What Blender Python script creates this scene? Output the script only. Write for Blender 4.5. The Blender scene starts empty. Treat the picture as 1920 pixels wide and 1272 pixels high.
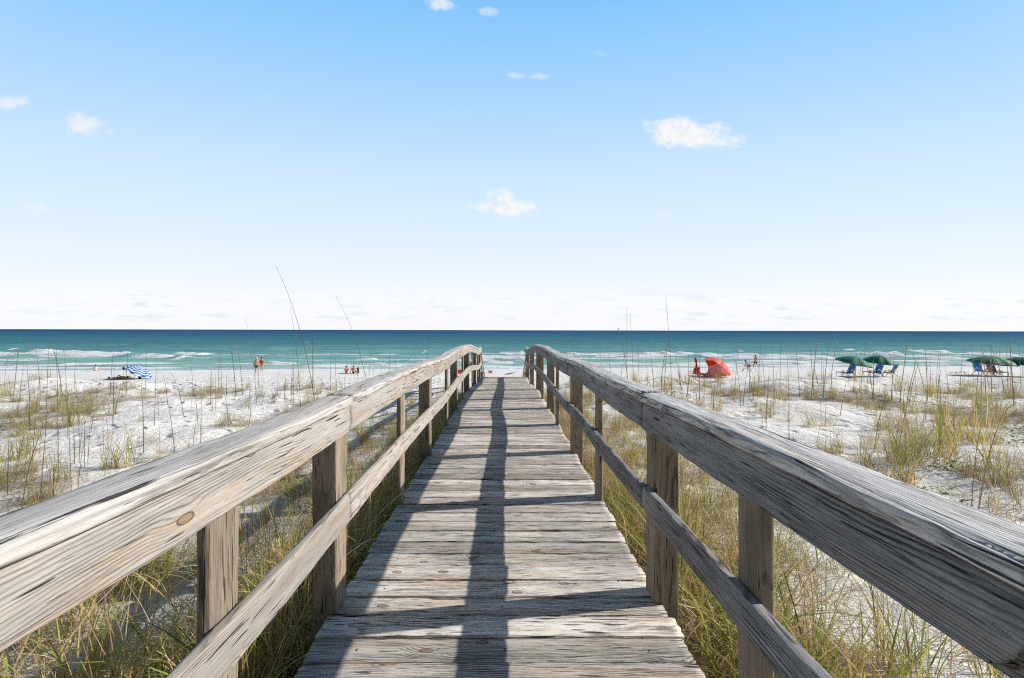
import bpy, bmesh, math, random
import numpy as np
from mathutils import Vector, Matrix, Quaternion

random.seed(7); np.random.seed(7)
scene = bpy.context.scene
COL = scene.collection
PI = math.pi
R = math.radians

# ------------------------------------------------------------------ noise
def _h(ix, iy, iz, seed):
    n = (ix.astype(np.int64)*374761393 + iy.astype(np.int64)*668265263 + iz.astype(np.int64)*2147483647 + seed*1274126177) & 0xffffffff
    n = ((n ^ (n >> 13))*1274126177) & 0xffffffff
    n = (n ^ (n >> 16)) & 0xffffffff
    return n/4294967295.0*2-1
def vn(x, y, z=0.0, seed=0):
    x, y, z = np.broadcast_arrays(np.asarray(x, float), np.asarray(y, float), np.asarray(z, float))
    ix, iy, iz = np.floor(x), np.floor(y), np.floor(z)
    fx, fy, fz = x-ix, y-iy, z-iz
    fx = fx*fx*(3-2*fx); fy = fy*fy*(3-2*fy); fz = fz*fz*(3-2*fz)
    def c(a, b, d): return _h(ix+a, iy+b, iz+d, seed)
    x00 = c(0,0,0)*(1-fx)+c(1,0,0)*fx; x10 = c(0,1,0)*(1-fx)+c(1,1,0)*fx
    x01 = c(0,0,1)*(1-fx)+c(1,0,1)*fx; x11 = c(0,1,1)*(1-fx)+c(1,1,1)*fx
    return (x00*(1-fy)+x10*fy)*(1-fz) + (x01*(1-fy)+x11*fy)*fz
def fbm(x, y, z=0.0, seed=0, o=4):
    a, s, t = 1.0, 0.0, 0.0
    for i in range(o):
        s = s + a*vn(np.asarray(x)*2**i, np.asarray(y)*2**i, np.asarray(z)*2**i, seed+i*17); t += a; a *= .5
    return s/t
def sst(a, b, x):
    t = np.clip((np.asarray(x, float)-a)/(b-a), 0, 1); return t*t*(3-2*t)

# ------------------------------------------------------------------ object helpers
def link(name, data, parent=None):
    o = bpy.data.objects.new(name, data); COL.objects.link(o)
    if parent is not None: o.parent = parent
    return o
def tag(o, label=None, cat=None, group=None, kind=None):
    if label: o['label'] = label
    if cat: o['category'] = cat
    if group: o['group'] = group
    if kind: o['kind'] = kind
    return o
def empty(name, loc=(0,0,0), rz=0.0, label=None, cat=None, group=None):
    o = link(name, None); o.location = loc; o.rotation_euler = (0,0,rz); o.empty_display_size = .2
    return tag(o, label, cat, group)
def copy_tree(o, parent=None):
    c = o.copy(); COL.objects.link(c)
    if parent is not None:
        c.parent = parent
    for ch in list(o.children): copy_tree(ch, c)
    return c
def np_mesh(name, verts, quads=None, tris=None, smooth=True, attrs=None, mat=None):
    verts = np.asarray(verts, np.float32)
    me = bpy.data.meshes.new(name)
    me.vertices.add(len(verts)); me.vertices.foreach_set('co', verts.ravel())
    loops, starts, totals = [], [], []
    off = 0
    for arr, k in ((quads, 4), (tris, 3)):
        if arr is None or len(arr) == 0: continue
        arr = np.asarray(arr, np.int32)
        loops.append(arr.ravel()); starts.append(off+np.arange(len(arr))*k); totals.append(np.full(len(arr), k)); off += arr.size
    loops = np.concatenate(loops); starts = np.concatenate(starts); totals = np.concatenate(totals)
    me.loops.add(len(loops)); me.loops.foreach_set('vertex_index', loops.astype(np.int32))
    me.polygons.add(len(starts)); me.polygons.foreach_set('loop_start', starts.astype(np.int32))
    try: me.polygons.foreach_set('loop_total', totals.astype(np.int32))
    except Exception: pass
    me.update(calc_edges=True); me.validate()
    me.polygons.foreach_set('use_smooth', np.full(len(me.polygons), smooth))
    if attrs:
        for k, (typ, a) in attrs.items():
            at = me.attributes.new(k, typ, 'POINT')
            a = np.asarray(a, np.float32)
            if typ == 'FLOAT': at.data.foreach_set('value', a.ravel())
            elif typ == 'FLOAT_VECTOR': at.data.foreach_set('vector', a.ravel())
            else: at.data.foreach_set('color', a.ravel())
    if mat: me.materials.append(mat)
    return me

# simple poly accumulator for small things
class MB:
    def __init__(s): s.v = []; s.f = []
    def add(s, vs, fs):
        o = len(s.v); s.v += [tuple(p) for p in vs]; s.f += [tuple(i+o for i in f) for f in fs]
    def bar(s, a, b, w, t=None, up=(0,0,1)):
        t = w if t is None else t
        a, b = Vector(a), Vector(b); d = (b-a).normalized(); up = Vector(up)
        if abs(d.dot(up)) > .95: up = Vector((0,1,0))
        x = d.cross(up).normalized(); y = x.cross(d).normalized()
        c = .18*min(w, t)
        pr = [(-w/2+c,-t/2),(w/2-c,-t/2),(w/2,-t/2+c),(w/2,t/2-c),(w/2-c,t/2),(-w/2+c,t/2),(-w/2,t/2-c),(-w/2,-t/2+c)]
        vs = [a+x*p+y*q for p, q in pr]+[b+x*p+y*q for p, q in pr]
        fs = [(i, (i+1)%8, 8+(i+1)%8, 8+i) for i in range(8)]+[tuple(range(7,-1,-1)), tuple(range(8,16))]
        s.add(vs, fs)
    def tube(s, pts, rad, n=8, caps=True):
        pts = [Vector(p) for p in pts]; o = len(s.v)
        if not hasattr(rad, '__len__'): rad = [rad]*len(pts)
        for i, p in enumerate(pts):
            d = (pts[min(i+1, len(pts)-1)]-pts[max(i-1, 0)]).normalized()
            u = Vector((0,1,0)) if abs(d.z) > .9 else Vector((0,0,1))
            x = d.cross(u).normalized(); y = x.cross(d)
            for k in range(n):
                a = 2*PI*k/n; s.v.append(tuple(p+(x*math.cos(a)+y*math.sin(a))*rad[i]))
        for i in range(len(pts)-1):
            for k in range(n):
                s.f.append((o+i*n+k, o+i*n+(k+1)%n, o+(i+1)*n+(k+1)%n, o+(i+1)*n+k))
        if caps:
            s.f.append(tuple(o+k for k in range(n-1, -1, -1))); s.f.append(tuple(o+(len(pts)-1)*n+k for k in range(n)))
    def ellipsoid(s, c, r, nu=14, nv=9, warp=0.0, seed=0):
        o = len(s.v); c = Vector(c)
        rng = random.Random(seed)
        for j in range(nv+1):
            t = PI*j/nv
            for i in range(nu):
                a = 2*PI*i/nu; w = 1+warp*(rng.random()-.5)
                s.v.append((c.x+r[0]*w*math.sin(t)*math.cos(a), c.y+r[1]*w*math.sin(t)*math.sin(a), c.z+r[2]*w*math.cos(t)))
        for j in range(nv):
            for i in range(nu):
                s.f.append((o+j*nu+i, o+(j+1)*nu+i, o+(j+1)*nu+(i+1)%nu, o+j*nu+(i+1)%nu))
    def build(s, name, mat, parent=None, smooth=False, solid=0, sub=0):
        me = bpy.data.meshes.new(name); me.from_pydata(s.v, [], s.f); me.update()
        bm = bmesh.new(); bm.from_mesh(me); bmesh.ops.remove_doubles(bm, verts=bm.verts, dist=1e-5)
        bmesh.ops.recalc_face_normals(bm, faces=bm.faces); bm.to_mesh(me); bm.free()
        me.materials.append(mat)
        for p in me.polygons: p.use_smooth = smooth
        o = link(name, me, parent)
        if solid:
            m = o.modifiers.new('s', 'SOLIDIFY'); m.thickness = solid
        if sub:
            m = o.modifiers.new('u', 'SUBSURF'); m.levels = sub; m.render_levels = sub
        return o

# ------------------------------------------------------------------ material helpers
class NT:
    def __init__(s, mat):
        mat.use_nodes = True; s.t = mat.node_tree; s.t.nodes.clear()
    def n(s, typ, **kw):
        nd = s.t.nodes.new(typ)
        for k, v in kw.items():
            if k.startswith('i_'):
                key = k[2:]
                key = int(key) if key.isdigit() else key.replace('_', ' ')
                nd.inputs[key].default_value = v
            else: setattr(nd, k, v)
        return nd
    def l(s, a, b): s.t.links.new(a, b)
    def math(s, op, a, b=None, c=None, clamp=False):
        nd = s.t.nodes.new('ShaderNodeMath'); nd.operation = op; nd.use_clamp = clamp
        for i, v in enumerate((a, b, c)):
            if v is None: continue
            if isinstance(v, (int, float)): nd.inputs[i].default_value = v
            else: s.l(v, nd.inputs[i])
        return nd.outputs[0]
    def vmath(s, op, a, b=None):
        nd = s.t.nodes.new('ShaderNodeVectorMath'); nd.operation = op
        for i, v in enumerate((a, b)):
            if v is None: continue
            if isinstance(v, (tuple, list)): nd.inputs[i].default_value = v
            else: s.l(v, nd.inputs[i])
        return nd.outputs[0] if op not in ('LENGTH', 'DISTANCE', 'DOT_PRODUCT') else nd.outputs['Value']
    def noise(s, vec, scale=1.0, detail=2.0, rough=.5, dist=0.0, color=False):
        nd = s.t.nodes.new('ShaderNodeTexNoise'); nd.inputs['Scale'].default_value = scale
        nd.inputs['Detail'].default_value = detail; nd.inputs['Roughness'].default_value = rough; nd.inputs['Distortion'].default_value = dist
        if vec is not None: s.l(vec, nd.inputs['Vector'])
        return nd.outputs['Color' if color else 'Fac']
    def ms(s, a, lo, hi, o0=0.0, o1=1.0, smooth=True):
        nd = s.t.nodes.new('ShaderNodeMapRange'); nd.interpolation_type = 'SMOOTHSTEP' if smooth else 'LINEAR'
        s.l(a, nd.inputs[0])
        for i, v in enumerate((lo, hi, o0, o1)): nd.inputs[i+1].default_value = v
        return nd.outputs[0]
    def mix(s, f, a, b, mode='MIX'):
        nd = s.t.nodes.new('ShaderNodeMix'); nd.data_type = 'RGBA'; nd.blend_type = mode
        for i, v in ((0, f), (6, a), (7, b)):
            if isinstance(v, (int, float)): nd.inputs[i].default_value = v
            elif isinstance(v, (tuple, list)): nd.inputs[i].default_value = tuple(v)+((1,) if len(v) == 3 else ())
            else: s.l(v, nd.inputs[i])
        return nd.outputs[2]
    def ramp(s, f, stops, interp='LINEAR'):
        nd = s.t.nodes.new('ShaderNodeValToRGB'); cr = nd.color_ramp; cr.interpolation = interp
        while len(cr.elements) < len(stops): cr.elements.new(.5)
        for e, (p, c) in zip(cr.elements, stops):
            e.position = p; e.color = tuple(c)+((1,) if len(c) == 3 else ())
        s.l(f, nd.inputs[0]); return nd.outputs[0]
    def out(s, sh):
        o = s.t.nodes.new('ShaderNodeOutputMaterial'); s.l(sh, o.inputs['Surface']); return o
    def pbr(s, col, rough=.6, spec=.3, bump=None, bdist=.01, bstr=1.0, **kw):
        p = s.t.nodes.new('ShaderNodeBsdfPrincipled')
        if isinstance(col, (tuple, list)): p.inputs['Base Color'].default_value = tuple(col)+((1,) if len(col) == 3 else ())
        else: s.l(col, p.inputs['Base Color'])
        if isinstance(rough, (int, float)): p.inputs['Roughness'].default_value = rough
        else: s.l(rough, p.inputs['Roughness'])
        if isinstance(spec, (int, float)): p.inputs['Specular IOR Level'].default_value = spec
        else: s.l(spec, p.inputs['Specular IOR Level'])
        if bump is not None:
            b = s.t.nodes.new('ShaderNodeBump'); b.inputs['Strength'].default_value = bstr; b.inputs['Distance'].default_value = bdist
            s.l(bump, b.inputs['Height']); s.l(b.outputs[0], p.inputs['Normal'])
        return p
def newmat(name):
    m = bpy.data.materials.new(name); return m, NT(m)

def wood_mat(name, light, dark, warm, warm_amt=.4, line=.6, fib=.6, crack=.5, ring=.0065, bdist=.0016, blotch=.35, green=0.0, knots=1.0):
    m, t = newmat(name)
    gc = t.n('ShaderNodeAttribute', attribute_name='gc').outputs['Vector']
    tone = t.n('ShaderNodeAttribute', attribute_name='tone').outputs['Fac']
    sp = t.n('ShaderNodeSeparateXYZ'); t.l(gc, sp.inputs[0]); s_, u_, v_ = sp.outputs
    kv = t.vmath('MULTIPLY', gc, (3.9, 8.6, 1))
    vo = t.n('ShaderNodeTexVoronoi', voronoi_dimensions='2D', feature='F1', i_Scale=1.0); t.l(kv, vo.inputs['Vector'])
    kd = t.math('ADD', vo.outputs['Distance'], t.math('MULTIPLY', t.math('SUBTRACT', t.noise(t.vmath('MULTIPLY', gc, (14, 50, 20)), 1, 2), .5), .09))
    sc = t.n('ShaderNodeSeparateColor'); t.l(vo.outputs['Color'], sc.inputs[0])
    kon = t.math('GREATER_THAN', sc.outputs[0], 1-.13*knots)
    infl = t.math('MULTIPLY', t.ms(kd, .50, .05), kon)
    core = t.math('MULTIPLY', t.ms(kd, .100, .080), kon)
    krim = t.math('MULTIPLY', t.math('MULTIPLY', t.ms(kd, .120, .1), t.ms(kd, .075, .095)), kon)
    n1 = t.noise(t.vmath('MULTIPLY', gc, (1.3, 6, 6)), 1, 2, .5)
    n2 = t.noise(t.vmath('MULTIPLY', gc, (7, 34, 34)), 1, 3, .6)
    uu = t.math('ADD', u_, t.math('MULTIPLY', t.math('SUBTRACT', tone, .5), .10))
    vv = t.math('ADD', v_, t.math('ADD', .03, t.math('MULTIPLY', tone, .07)))
    rad = t.math('SQRT', t.math('ADD', t.math('MULTIPLY', uu, uu), t.math('MULTIPLY', vv, vv)))
    rad = t.math('ADD', rad, t.math('MULTIPLY', t.math('SUBTRACT', n1, .5), .085))
    rad = t.math('ADD', rad, t.math('MULTIPLY', t.math('SUBTRACT', n2, .5), .011))
    rad = t.math('ADD', rad, t.math('MULTIPLY', infl, .024))
    rg = t.math('FRACT', t.math('MULTIPLY', rad, 1/ring))
    late = t.math('MULTIPLY', t.ms(rg, .45, .86), t.ms(rg, 1.0, .90))
    lmask = t.ms(t.noise(t.vmath('MULTIPLY', t.vmath('ADD', gc, (9, 2, 4)), (2.5, 18, 18)), 1, 3, .6), .30, .62, .15, 1.0)
    late = t.math('MULTIPLY', late, lmask)
    f1 = t.noise(t.vmath('MULTIPLY', gc, (34, 520, 520)), 1, 3, .65)
    f2 = t.noise(t.vmath('MULTIPLY', gc, (9, 150, 150)), 1, 4, .68)
    f3 = t.noise(t.vmath('MULTIPLY', t.vmath('ADD', gc, (5, .3, .7)), (3.2, 48, 48)), 1, 4, .65)
    # weather checks: short sharp dark splits along the grain
    ck = t.noise(t.vmath('MULTIPLY', gc, (5.5, 105, 105)), 1, 1.5, .5)
    ck2 = t.noise(t.vmath('MULTIPLY', t.vmath('ADD', gc, (2, .7, .2)), (2.4, 60, 60)), 1, 1.5, .5)
    ckm = t.noise(t.vmath('MULTIPLY', gc, (2.1, 12, 12)), 1, 2)
    thr = t.math('ADD', .655, t.math('MULTIPLY', t.math('SUBTRACT', .56, ckm), .45*(1.25-crack)))
    cr = t.math('MAXIMUM', t.math('MULTIPLY', t.math('SUBTRACT', ck, thr), 34, clamp=True), t.math('MULTIPLY', t.math('SUBTRACT', ck2, t.math('ADD', thr, .035)), 34, clamp=True))
    g = t.math('ADD', t.math('MULTIPLY', late, line), t.math('MULTIPLY', t.math('SUBTRACT', f2, .44), fib*2.6))
    g = t.math('ADD', g, t.math('MULTIPLY', t.math('SUBTRACT', f3, .46), fib*2.0))
    g = t.math('ADD', g, t.math('MULTIPLY', t.math('SUBTRACT', f1, .5), fib*1.3))
    bl = t.noise(t.vmath('MULTIPLY', gc, (1.9, 9, 9)), 1, 4, .6)
    g = t.math('ADD', g, t.math('MULTIPLY', t.math('SUBTRACT', bl, .46), blotch*2.0), clamp=True)
    mid = tuple((a*.62+b*.38) for a, b in zip(light, dark))
    col = t.ramp(g, [(0, light), (.42, mid), (1, dark)])
    wm = t.noise(t.vmath('MULTIPLY', t.vmath('ADD', gc, (3.3, 5.1, 1.7)), (1.3, 26, 26)), 1, 4, .65)
    wf = t.math('MULTIPLY', t.ms(wm, .45, .66), warm_amt)
    col = t.mix(wf, col, t.mix(1.0, col, tuple(warm), 'MULTIPLY'))
    if green > 0:
        gn = t.noise(t.vmath('MULTIPLY', gc, (3, 9, 9)), 1, 3)
        col = t.mix(t.math('MULTIPLY', t.ms(gn, .5, .7), green), col, (.085, .092, .045))
    tn = t.math('ADD', .70, t.math('MULTIPLY', tone, .52))
    cc = t.n('ShaderNodeCombineXYZ')
    for i in range(3): t.l(tn, cc.inputs[i])
    col = t.mix(1.0, col, cc.outputs[0], 'MULTIPLY')
    col = t.mix(t.math('MULTIPLY', core, .6), col, (.24, .135, .07))
    col = t.mix(t.math('MULTIPLY', krim, .8), col, (.05, .035, .025))
    col = t.mix(t.math('MULTIPLY', cr, .92), col, (.018, .016, .015))
    h = t.math('ADD', t.math('MULTIPLY', late, .75), t.math('MULTIPLY', f1, .5))
    h = t.math('ADD', h, t.math('MULTIPLY', f2, -1.3))
    h = t.math('ADD', h, t.math('MULTIPLY', f3, -1.0))
    h = t.math('SUBTRACT', h, t.math('MULTIPLY', cr, 2.2))
    h = t.math('ADD', h, t.math('MULTIPLY', core, .6))
    p = t.pbr(col, .8, .2, h, bdist, 1.0)
    t.out(p.outputs[0]); return m

def simple_mat(name, col, rough=.6, spec=.3, var=.15, scale=6, trans=0.0, weave=0.0):
    m, t = newmat(name)
    tc = t.n('ShaderNodeTexCoord').outputs['Object']
    nz = t.noise(tc, scale, 4, .6)
    c = t.mix(t.ms(nz, .3, .7), tuple(x*(1-var) for x in col), tuple(min(1, x*(1+var)) for x in col))
    p = t.pbr(c, rough, spec, nz, .01, .3)
    if trans:
        tr = t.n('ShaderNodeBsdfTranslucent'); t.l(c, tr.inputs[0])
        mx = t.n('ShaderNodeMixShader', i_0=trans); t.l(p.outputs[0], mx.inputs[1]); t.l(tr.outputs[0], mx.inputs[2]); t.out(mx.outputs[0])
    else: t.out(p.outputs[0])
    return m

M = {}
M['rail_warm'] = wood_mat('weathered_rail_wood', (.53,.495,.455), (.135,.115,.095), (1.0,.72,.45), .60, .46, .44, .50, .0095, .0016, .42)
M['rail_grey_shaded'] = wood_mat('shaded_grey_rail_wood', (.385,.385,.39), (.032,.032,.035), (1.0,.78,.56), .35, .60, .62, .7, .0085, .0024, .62)  # greyer wood; the right rail's shaded face is also darkened into the colour
M['cap_warm'] = wood_mat('weathered_cap_wood', (.66,.635,.60), (.17,.155,.135), (1.0,.80,.60), .35, .45, .50, .7, .0085, .0020, .45)
M['cap_grey_lit'] = wood_mat('sunlit_grey_cap_wood', (.74,.73,.72), (.060,.056,.056), (1.0,.80,.60), .25, .55, .62, .8, .0085, .0026, .50)  # right cap lightened in the colour to stand for strong sun on top
M['deck'] = wood_mat('weathered_deck_wood', (.90,.83,.745), (.085,.070,.060), (1.0,.78,.56), .60, .56, .68, 1.2, .0085, .0034, .55, knots=1.8)
M['post'] = wood_mat('post_wood', (.40,.335,.265), (.11,.085,.062), (1.0,.74,.47), .45, .5, .45, .5, .0085, .0014, .50, green=.40)

# ------------------------------------------------------------------ camera and projection numbers
CAMH, F, VX = 1.35, 771.0, 945.0
def hy(px): return 617.2+4.4*px/1920.0
SEA = -3.85
def shore(x): return 53.0+.075*np.asarray(x, float)+.9*vn(np.asarray(x)/9.0, 0.3, 0, 5)
def deck_z(y): return float(-.26*sst(8.9, 13.0, y))

def gz(x, y):
    x = np.asarray(x, float); y = np.asarray(y, float)
    s = y-shore(x)
    zb = SEA-.036*s
    zb = zb+.05*fbm(x/1.3, y/1.3, 0, 61, 3)*sst(-1.0, -7, s)
    zd = -.50-.024*np.clip(y-2.5, 0, 40)
    mound = .25*fbm(x/3.6+3.1, y/2.8, 0, 11, 3)+.10*fbm(x/1.1, y/1.0, 0, 23, 3)
    side = sst(1.3, 4.0, np.abs(x))
    zd = zd+mound*(.25+.75*side)
    zd = zd-.10*sst(-1.0, -4.0, x)+.06*sst(3, 6, x)
    hum = .42*np.clip(fbm(x/2.6+8, y/2.0+2, 0, 71, 2)+.1, 0, 1)*sst(9, 14, y)*side
    zd = zd+hum
    far = np.clip(-y-6, 0, 100)
    zd = zd-.02*far
    e0 = 15.6+1.6*vn(x/5.0, 1.7, 0, 31)-1.2*np.exp(-(x/2.2)**2)
    t = sst(e0, e0+10.5, y)
    z = zd*(1-t)+zb*t
    z = z-.25*np.exp(-(x/1.6)**2)*sst(12.5, 15, y)*(1-sst(18, 24, y))
    return z
def ground(px, py):
    """world point of the terrain that the photograph shows at a pixel"""
    a = (px-VX)/F; b = (py-hy(px))/F
    ys = np.concatenate([np.arange(.8, 30, .05), np.arange(30, 75, .1)])
    zr = CAMH-b*ys
    zz = gz(a*ys, ys)
    k = np.argmax(zr <= zz)
    y = ys[k] if (zr <= zz).any() else 55.0
    return float(a*y), float(y), float(gz(a*y, y))
def gp(px, py):
    x, y, z = ground(px, py); return Vector((x, y, z))

cam = bpy.data.cameras.new('camera'); co = bpy.data.objects.new('camera', cam); COL.objects.link(co)
cam.sensor_width = 36; cam.lens = F/1920*36; cam.clip_end = 90000; cam.clip_start = .03
cam.shift_x = (960-VX)/1920; cam.shift_y = -(636-619.4)/1920
co.location = (0, 0, CAMH)
co.rotation_euler = (R(90), 0, 0)
co.rotation_euler = (Matrix.Rotation(R(90), 3, 'X') @ Matrix.Rotation(R(.13), 3, 'Z')).to_euler()
scene.camera = co

# ------------------------------------------------------------------ world and sun
SUNV = Vector((1.63, .24, 1.0)).normalized()
elev = math.asin(SUNV.z); az = math.atan2(SUNV.x, SUNV.y)
w = bpy.data.worlds.new('World'); scene.world = w; w.use_nodes = True
t = NT(w)
bg = t.n('ShaderNodeBackground', i_Strength=.1); ow = t.n('ShaderNodeOutputWorld'); t.l(bg.outputs[0], ow.inputs[0])
sky = t.n('ShaderNodeTexSky'); sky.sky_type = 'NISHITA'; sky.sun_disc = False; sky.sun_elevation = elev; sky.sun_rotation = az
sky.air_density = 1.0; sky.dust_density = .6; sky.ozone_density = 2.0
D = t.n('ShaderNodeTexCoord').outputs['Generated']
sd = t.n('ShaderNodeSeparateXYZ'); t.l(D, sd.inputs[0]); dx, dy, dz = sd.outputs
dyc = t.math('MAXIMUM', dy, .6)
el = t.math('MULTIPLY', t.math('ADD', t.math('MAXIMUM', dz, 0.0), t.math('DIVIDE', t.math('MAXIMUM', dz, 0.0), t.math('SQRT', t.math('ADD', t.math('MULTIPLY', dz, dz), t.math('MULTIPLY', dyc, dyc))))), .5, clamp=True)
rmp = t.ramp(el, [(0, (.97,.985,1.02)), (.07, (.98,.99,1.03)), (.13, (.86,.95,1.03)), (.25, (.74,.895,1.04)), (.37, (.60,.81,1.03)), (.47, (.445,.72,1.02)), (.56, (.325,.65,1.01)), (.625, (.24,.575,1.01)), (.69, (.10,.33,.72)), (.8,(.03,.12,.33)), (1, (.015,.07,.22))])
ysafe = t.math('MAXIMUM', dy, .05)
tx = t.math('DIVIDE', dx, ysafe); tz = t.math('DIVIDE', dz, ysafe)
front = t.ms(dy, .05, .3)
back = t.ms(dy, .02, .56, .15, 1.0)
# clouds: (tangent x, tangent z, half width, half height)
clouds = []
for (px, py, rw, rh, op) in [(152,234,40,20,.75),(1262,244,46,27,1),(1302,254,62,26,1),(1345,266,42,13,.8),(1388,262,12,12,.3),(940,376,30,20,1),(958,390,62,15,.95),(915,388,28,12,.7),(14,193,30,11,.6),(42,193,18,11,.55),(824,6,26,14,.75),(912,22,18,9,.4),(966,142,20,6,.35),(1014,144,22,7,.4),(75,389,34,12,.35),(1245,402,16,10,.35),(1125,100,16,7,.15),(400,562,60,11,.5),(432,560,22,14,.5),(205,246,12,7,.25)]:
    clouds.append(((px-VX)/F, (hy(px)-py)/F, rw/F, rh/F, op))
cv = t.n('ShaderNodeCombineXYZ'); t.l(tx, cv.inputs[0]); t.l(tz, cv.inputs[1])
warpn = t.noise(t.vmath('MULTIPLY', cv.outputs[0], (1, 1.6, 1)), 17, 6, .55)
warp2 = t.noise(t.vmath('ADD', cv.outputs[0], (7.1, 3.3, 0)), 60, 4, .6)
tot = None
for (cx, cz, rx, rz, op) in clouds:
    ex = t.math('DIVIDE', t.math('SUBTRACT', tx, cx), rx*1.25)
    ez0 = t.math('SUBTRACT', tz, cz)
    # flatter below, puffier above
    ez = t.math('DIVIDE', ez0, rz*1.25)
    ezb = t.math('MINIMUM', ez, t.math('MULTIPLY', ez, 1.0))
    r2 = t.math('SQRT', t.math('ADD', t.math('MULTIPLY', ex, ex), t.math('MULTIPLY', ezb, ezb)))
    r3 = t.math('ADD', r2, t.math('MULTIPLY', t.math('SUBTRACT', .5, warpn), 1.75))
    r3 = t.math('ADD', r3, t.math('MULTIPLY', t.math('SUBTRACT', .5, warp2), .45))
    mk = t.math('MULTIPLY', t.ms(r3, 1.0, .25), op)
    mk = t.math('MULTIPLY', mk, t.ms(r2, 1.9, 1.2))
    tot = mk if tot is None else t.math('MAXIMUM', tot, mk)
tot = t.math('MULTIPLY', tot, front)
lowv = t.vmath('MULTIPLY', cv.outputs[0], (5.0, 34.0, 1))
ln = t.noise(lowv, 1.5, 6, .6)
lowm = t.math('MULTIPLY', t.ms(ln, .46, .58), t.math('MULTIPLY', t.ms(tz, .004, .03), t.ms(tz, .115, .06)))
lowm = t.math('MULTIPLY', lowm, t.math('MULTIPLY', front, t.ms(t.noise(t.vmath('MULTIPLY', cv.outputs[0], (1.6, 0, 0)), 1.7, 2), .38, .6, .25, 1)))
shade = t.noise(t.vmath('MULTIPLY', t.vmath('ADD', cv.outputs[0], (0, -.006, 0)), (8.0, 44.0, 1)), 1.5, 5, .6)
skyc = t.mix(t.math('MULTIPLY', lowm, .9), rmp, t.mix(t.ms(shade, .42, .62), (.985,.99,1.0), (.77,.85,.95)))
skyc = t.mix(tot, skyc, t.mix(t.ms(warp2, .35, .65), (.90,.92,.97), (1.0,.995,.99)))
bk = t.n('ShaderNodeCombineXYZ')
for i in range(3): t.l(back, bk.inputs[i])
skyc = t.mix(1.0, skyc, bk.outputs[0], 'MULTIPLY')
sky10 = t.vmath('MULTIPLY', skyc, (10, 10, 10))
fin = t.mix(.05, sky10, sky.outputs[0]); t.l(fin, bg.inputs[0])
w.cycles.sampling_method = 'MANUAL'; w.cycles.sample_map_resolution = 1024

sl = bpy.data.lights.new('sun', 'SUN'); sl.energy = 5.0; sl.angle = R(.53); sl.color = (1, .955, .89)
so = bpy.data.objects.new('sun', sl); COL.objects.link(so); so.location = (20, 0, 20)
so.rotation_euler = (-SUNV).to_track_quat('-Z', 'Y').to_euler()
scene.view_settings.view_transform = 'Standard'; scene.view_settings.look = 'None'; scene.view_settings.exposure = 0
scene.cycles.use_denoising = False; scene.cycles.filter_width = 1.15; scene.cycles.max_bounces = 6; scene.cycles.transparent_max_bounces = 8

# ------------------------------------------------------------------ vegetation density (shared by the sand tint and the planting)
def cover(x, y):
    """0..1: how thick the low dune grass stands"""
    ax = np.abs(x)
    a = np.exp(-np.clip(ax-1.0, 0, 9)/1.05)*(1-sst(11, 14.5, y))
    n = fbm(np.asarray(x)/1.7+4, np.asarray(y)/1.7, 0, 91, 3)
    c = a*1.25+.55*n*a
    mid = sst(.02, .42, n+.06+.06*np.sign(x))*.70*(sst(3.2, 5.5, y)*(1-sst(14.5, 17.0, y)))*sst(1, 3, ax)
    near = sst(-.25, .35, n)*.75*(1-sst(2.6, 4.2, y))
    return np.clip(np.maximum(np.maximum(c, mid), near), 0, 1)*sst(.3, .7, ax)

# ------------------------------------------------------------------ sand
def axis_pts(lo, hi, parts):
    out = [lo]
    for (b, st) in parts:
        while out[-1] < b-1e-6: out.append(out[-1]+st)
    return np.array(out)
def grid_mesh(name, xs, ys, zf, mat, extra=None):
    X, Y = np.meshgrid(xs, ys); Z = zf(X, Y)
    n, m_ = X.shape
    i = np.arange(n*m_).reshape(n, m_)
    q = np.stack([i[:-1,:-1], i[:-1,1:], i[1:,1:], i[1:,:-1]], -1).reshape(-1, 4)
    attrs = {k: ('FLOAT', f(X, Y).ravel()) for k, f in (extra or {}).items()}
    return np_mesh(name, np.stack([X.ravel(), Y.ravel(), Z.ravel()], -1), q, attrs=attrs, mat=mat)
half = axis_pts(0, 260, [(6, .07), (14, .16), (30, .4), (70, .8), (150, 4), (260, 12)])
half = np.concatenate([half, [500, 1500, 6000, 20000]])
xs = np.concatenate([-half[::-1], half[1:]])
ys = axis_pts(-30, 200, [(-6, 2), (0, .4), (10, .07), (19, .1), (32, .2), (58, .3), (75, 1), (200, 10)])
ys = np.concatenate([[-20000, -3000, -600, -150, -60], ys])
m, t = newmat('white_sand')
pos = t.n('ShaderNodeNewGeometry').outputs['Position']
cov = t.n('ShaderNodeAttribute', attribute_name='cover').outputs['Fac']
wet = t.n('ShaderNodeAttribute', attribute_name='wet').outputs['Fac']
foot = t.n('ShaderNodeAttribute', attribute_name='foot').outputs['Fac']
na = t.noise(pos, .8, 4, .55); nb = t.noise(pos, 9, 4, .6); nc = t.noise(pos, 90, 3, .7)
c = t.mix(t.ms(na, .3, .7), (.95,.915,.865), (.90,.865,.82))
c = t.mix(t.math('MULTIPLY', t.ms(nb, .50, .75), .18), c, (.62,.58,.53))
c = t.mix(t.math('MULTIPLY', t.ms(nc, .58, .75), .18), c, (.50,.46,.40))
lit = t.noise(pos, 22, 4, .75)
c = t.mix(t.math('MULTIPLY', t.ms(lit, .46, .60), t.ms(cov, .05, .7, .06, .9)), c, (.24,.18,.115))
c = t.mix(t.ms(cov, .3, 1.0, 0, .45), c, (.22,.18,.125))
spk = t.n('ShaderNodeTexVoronoi', feature='F1', i_Scale=7.0); t.l(t.vmath('ADD', pos, t.vmath('MULTIPLY', t.noise(pos, 6, 2, color=True), (.25, .25, .25))), spk.inputs['Vector'])
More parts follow.
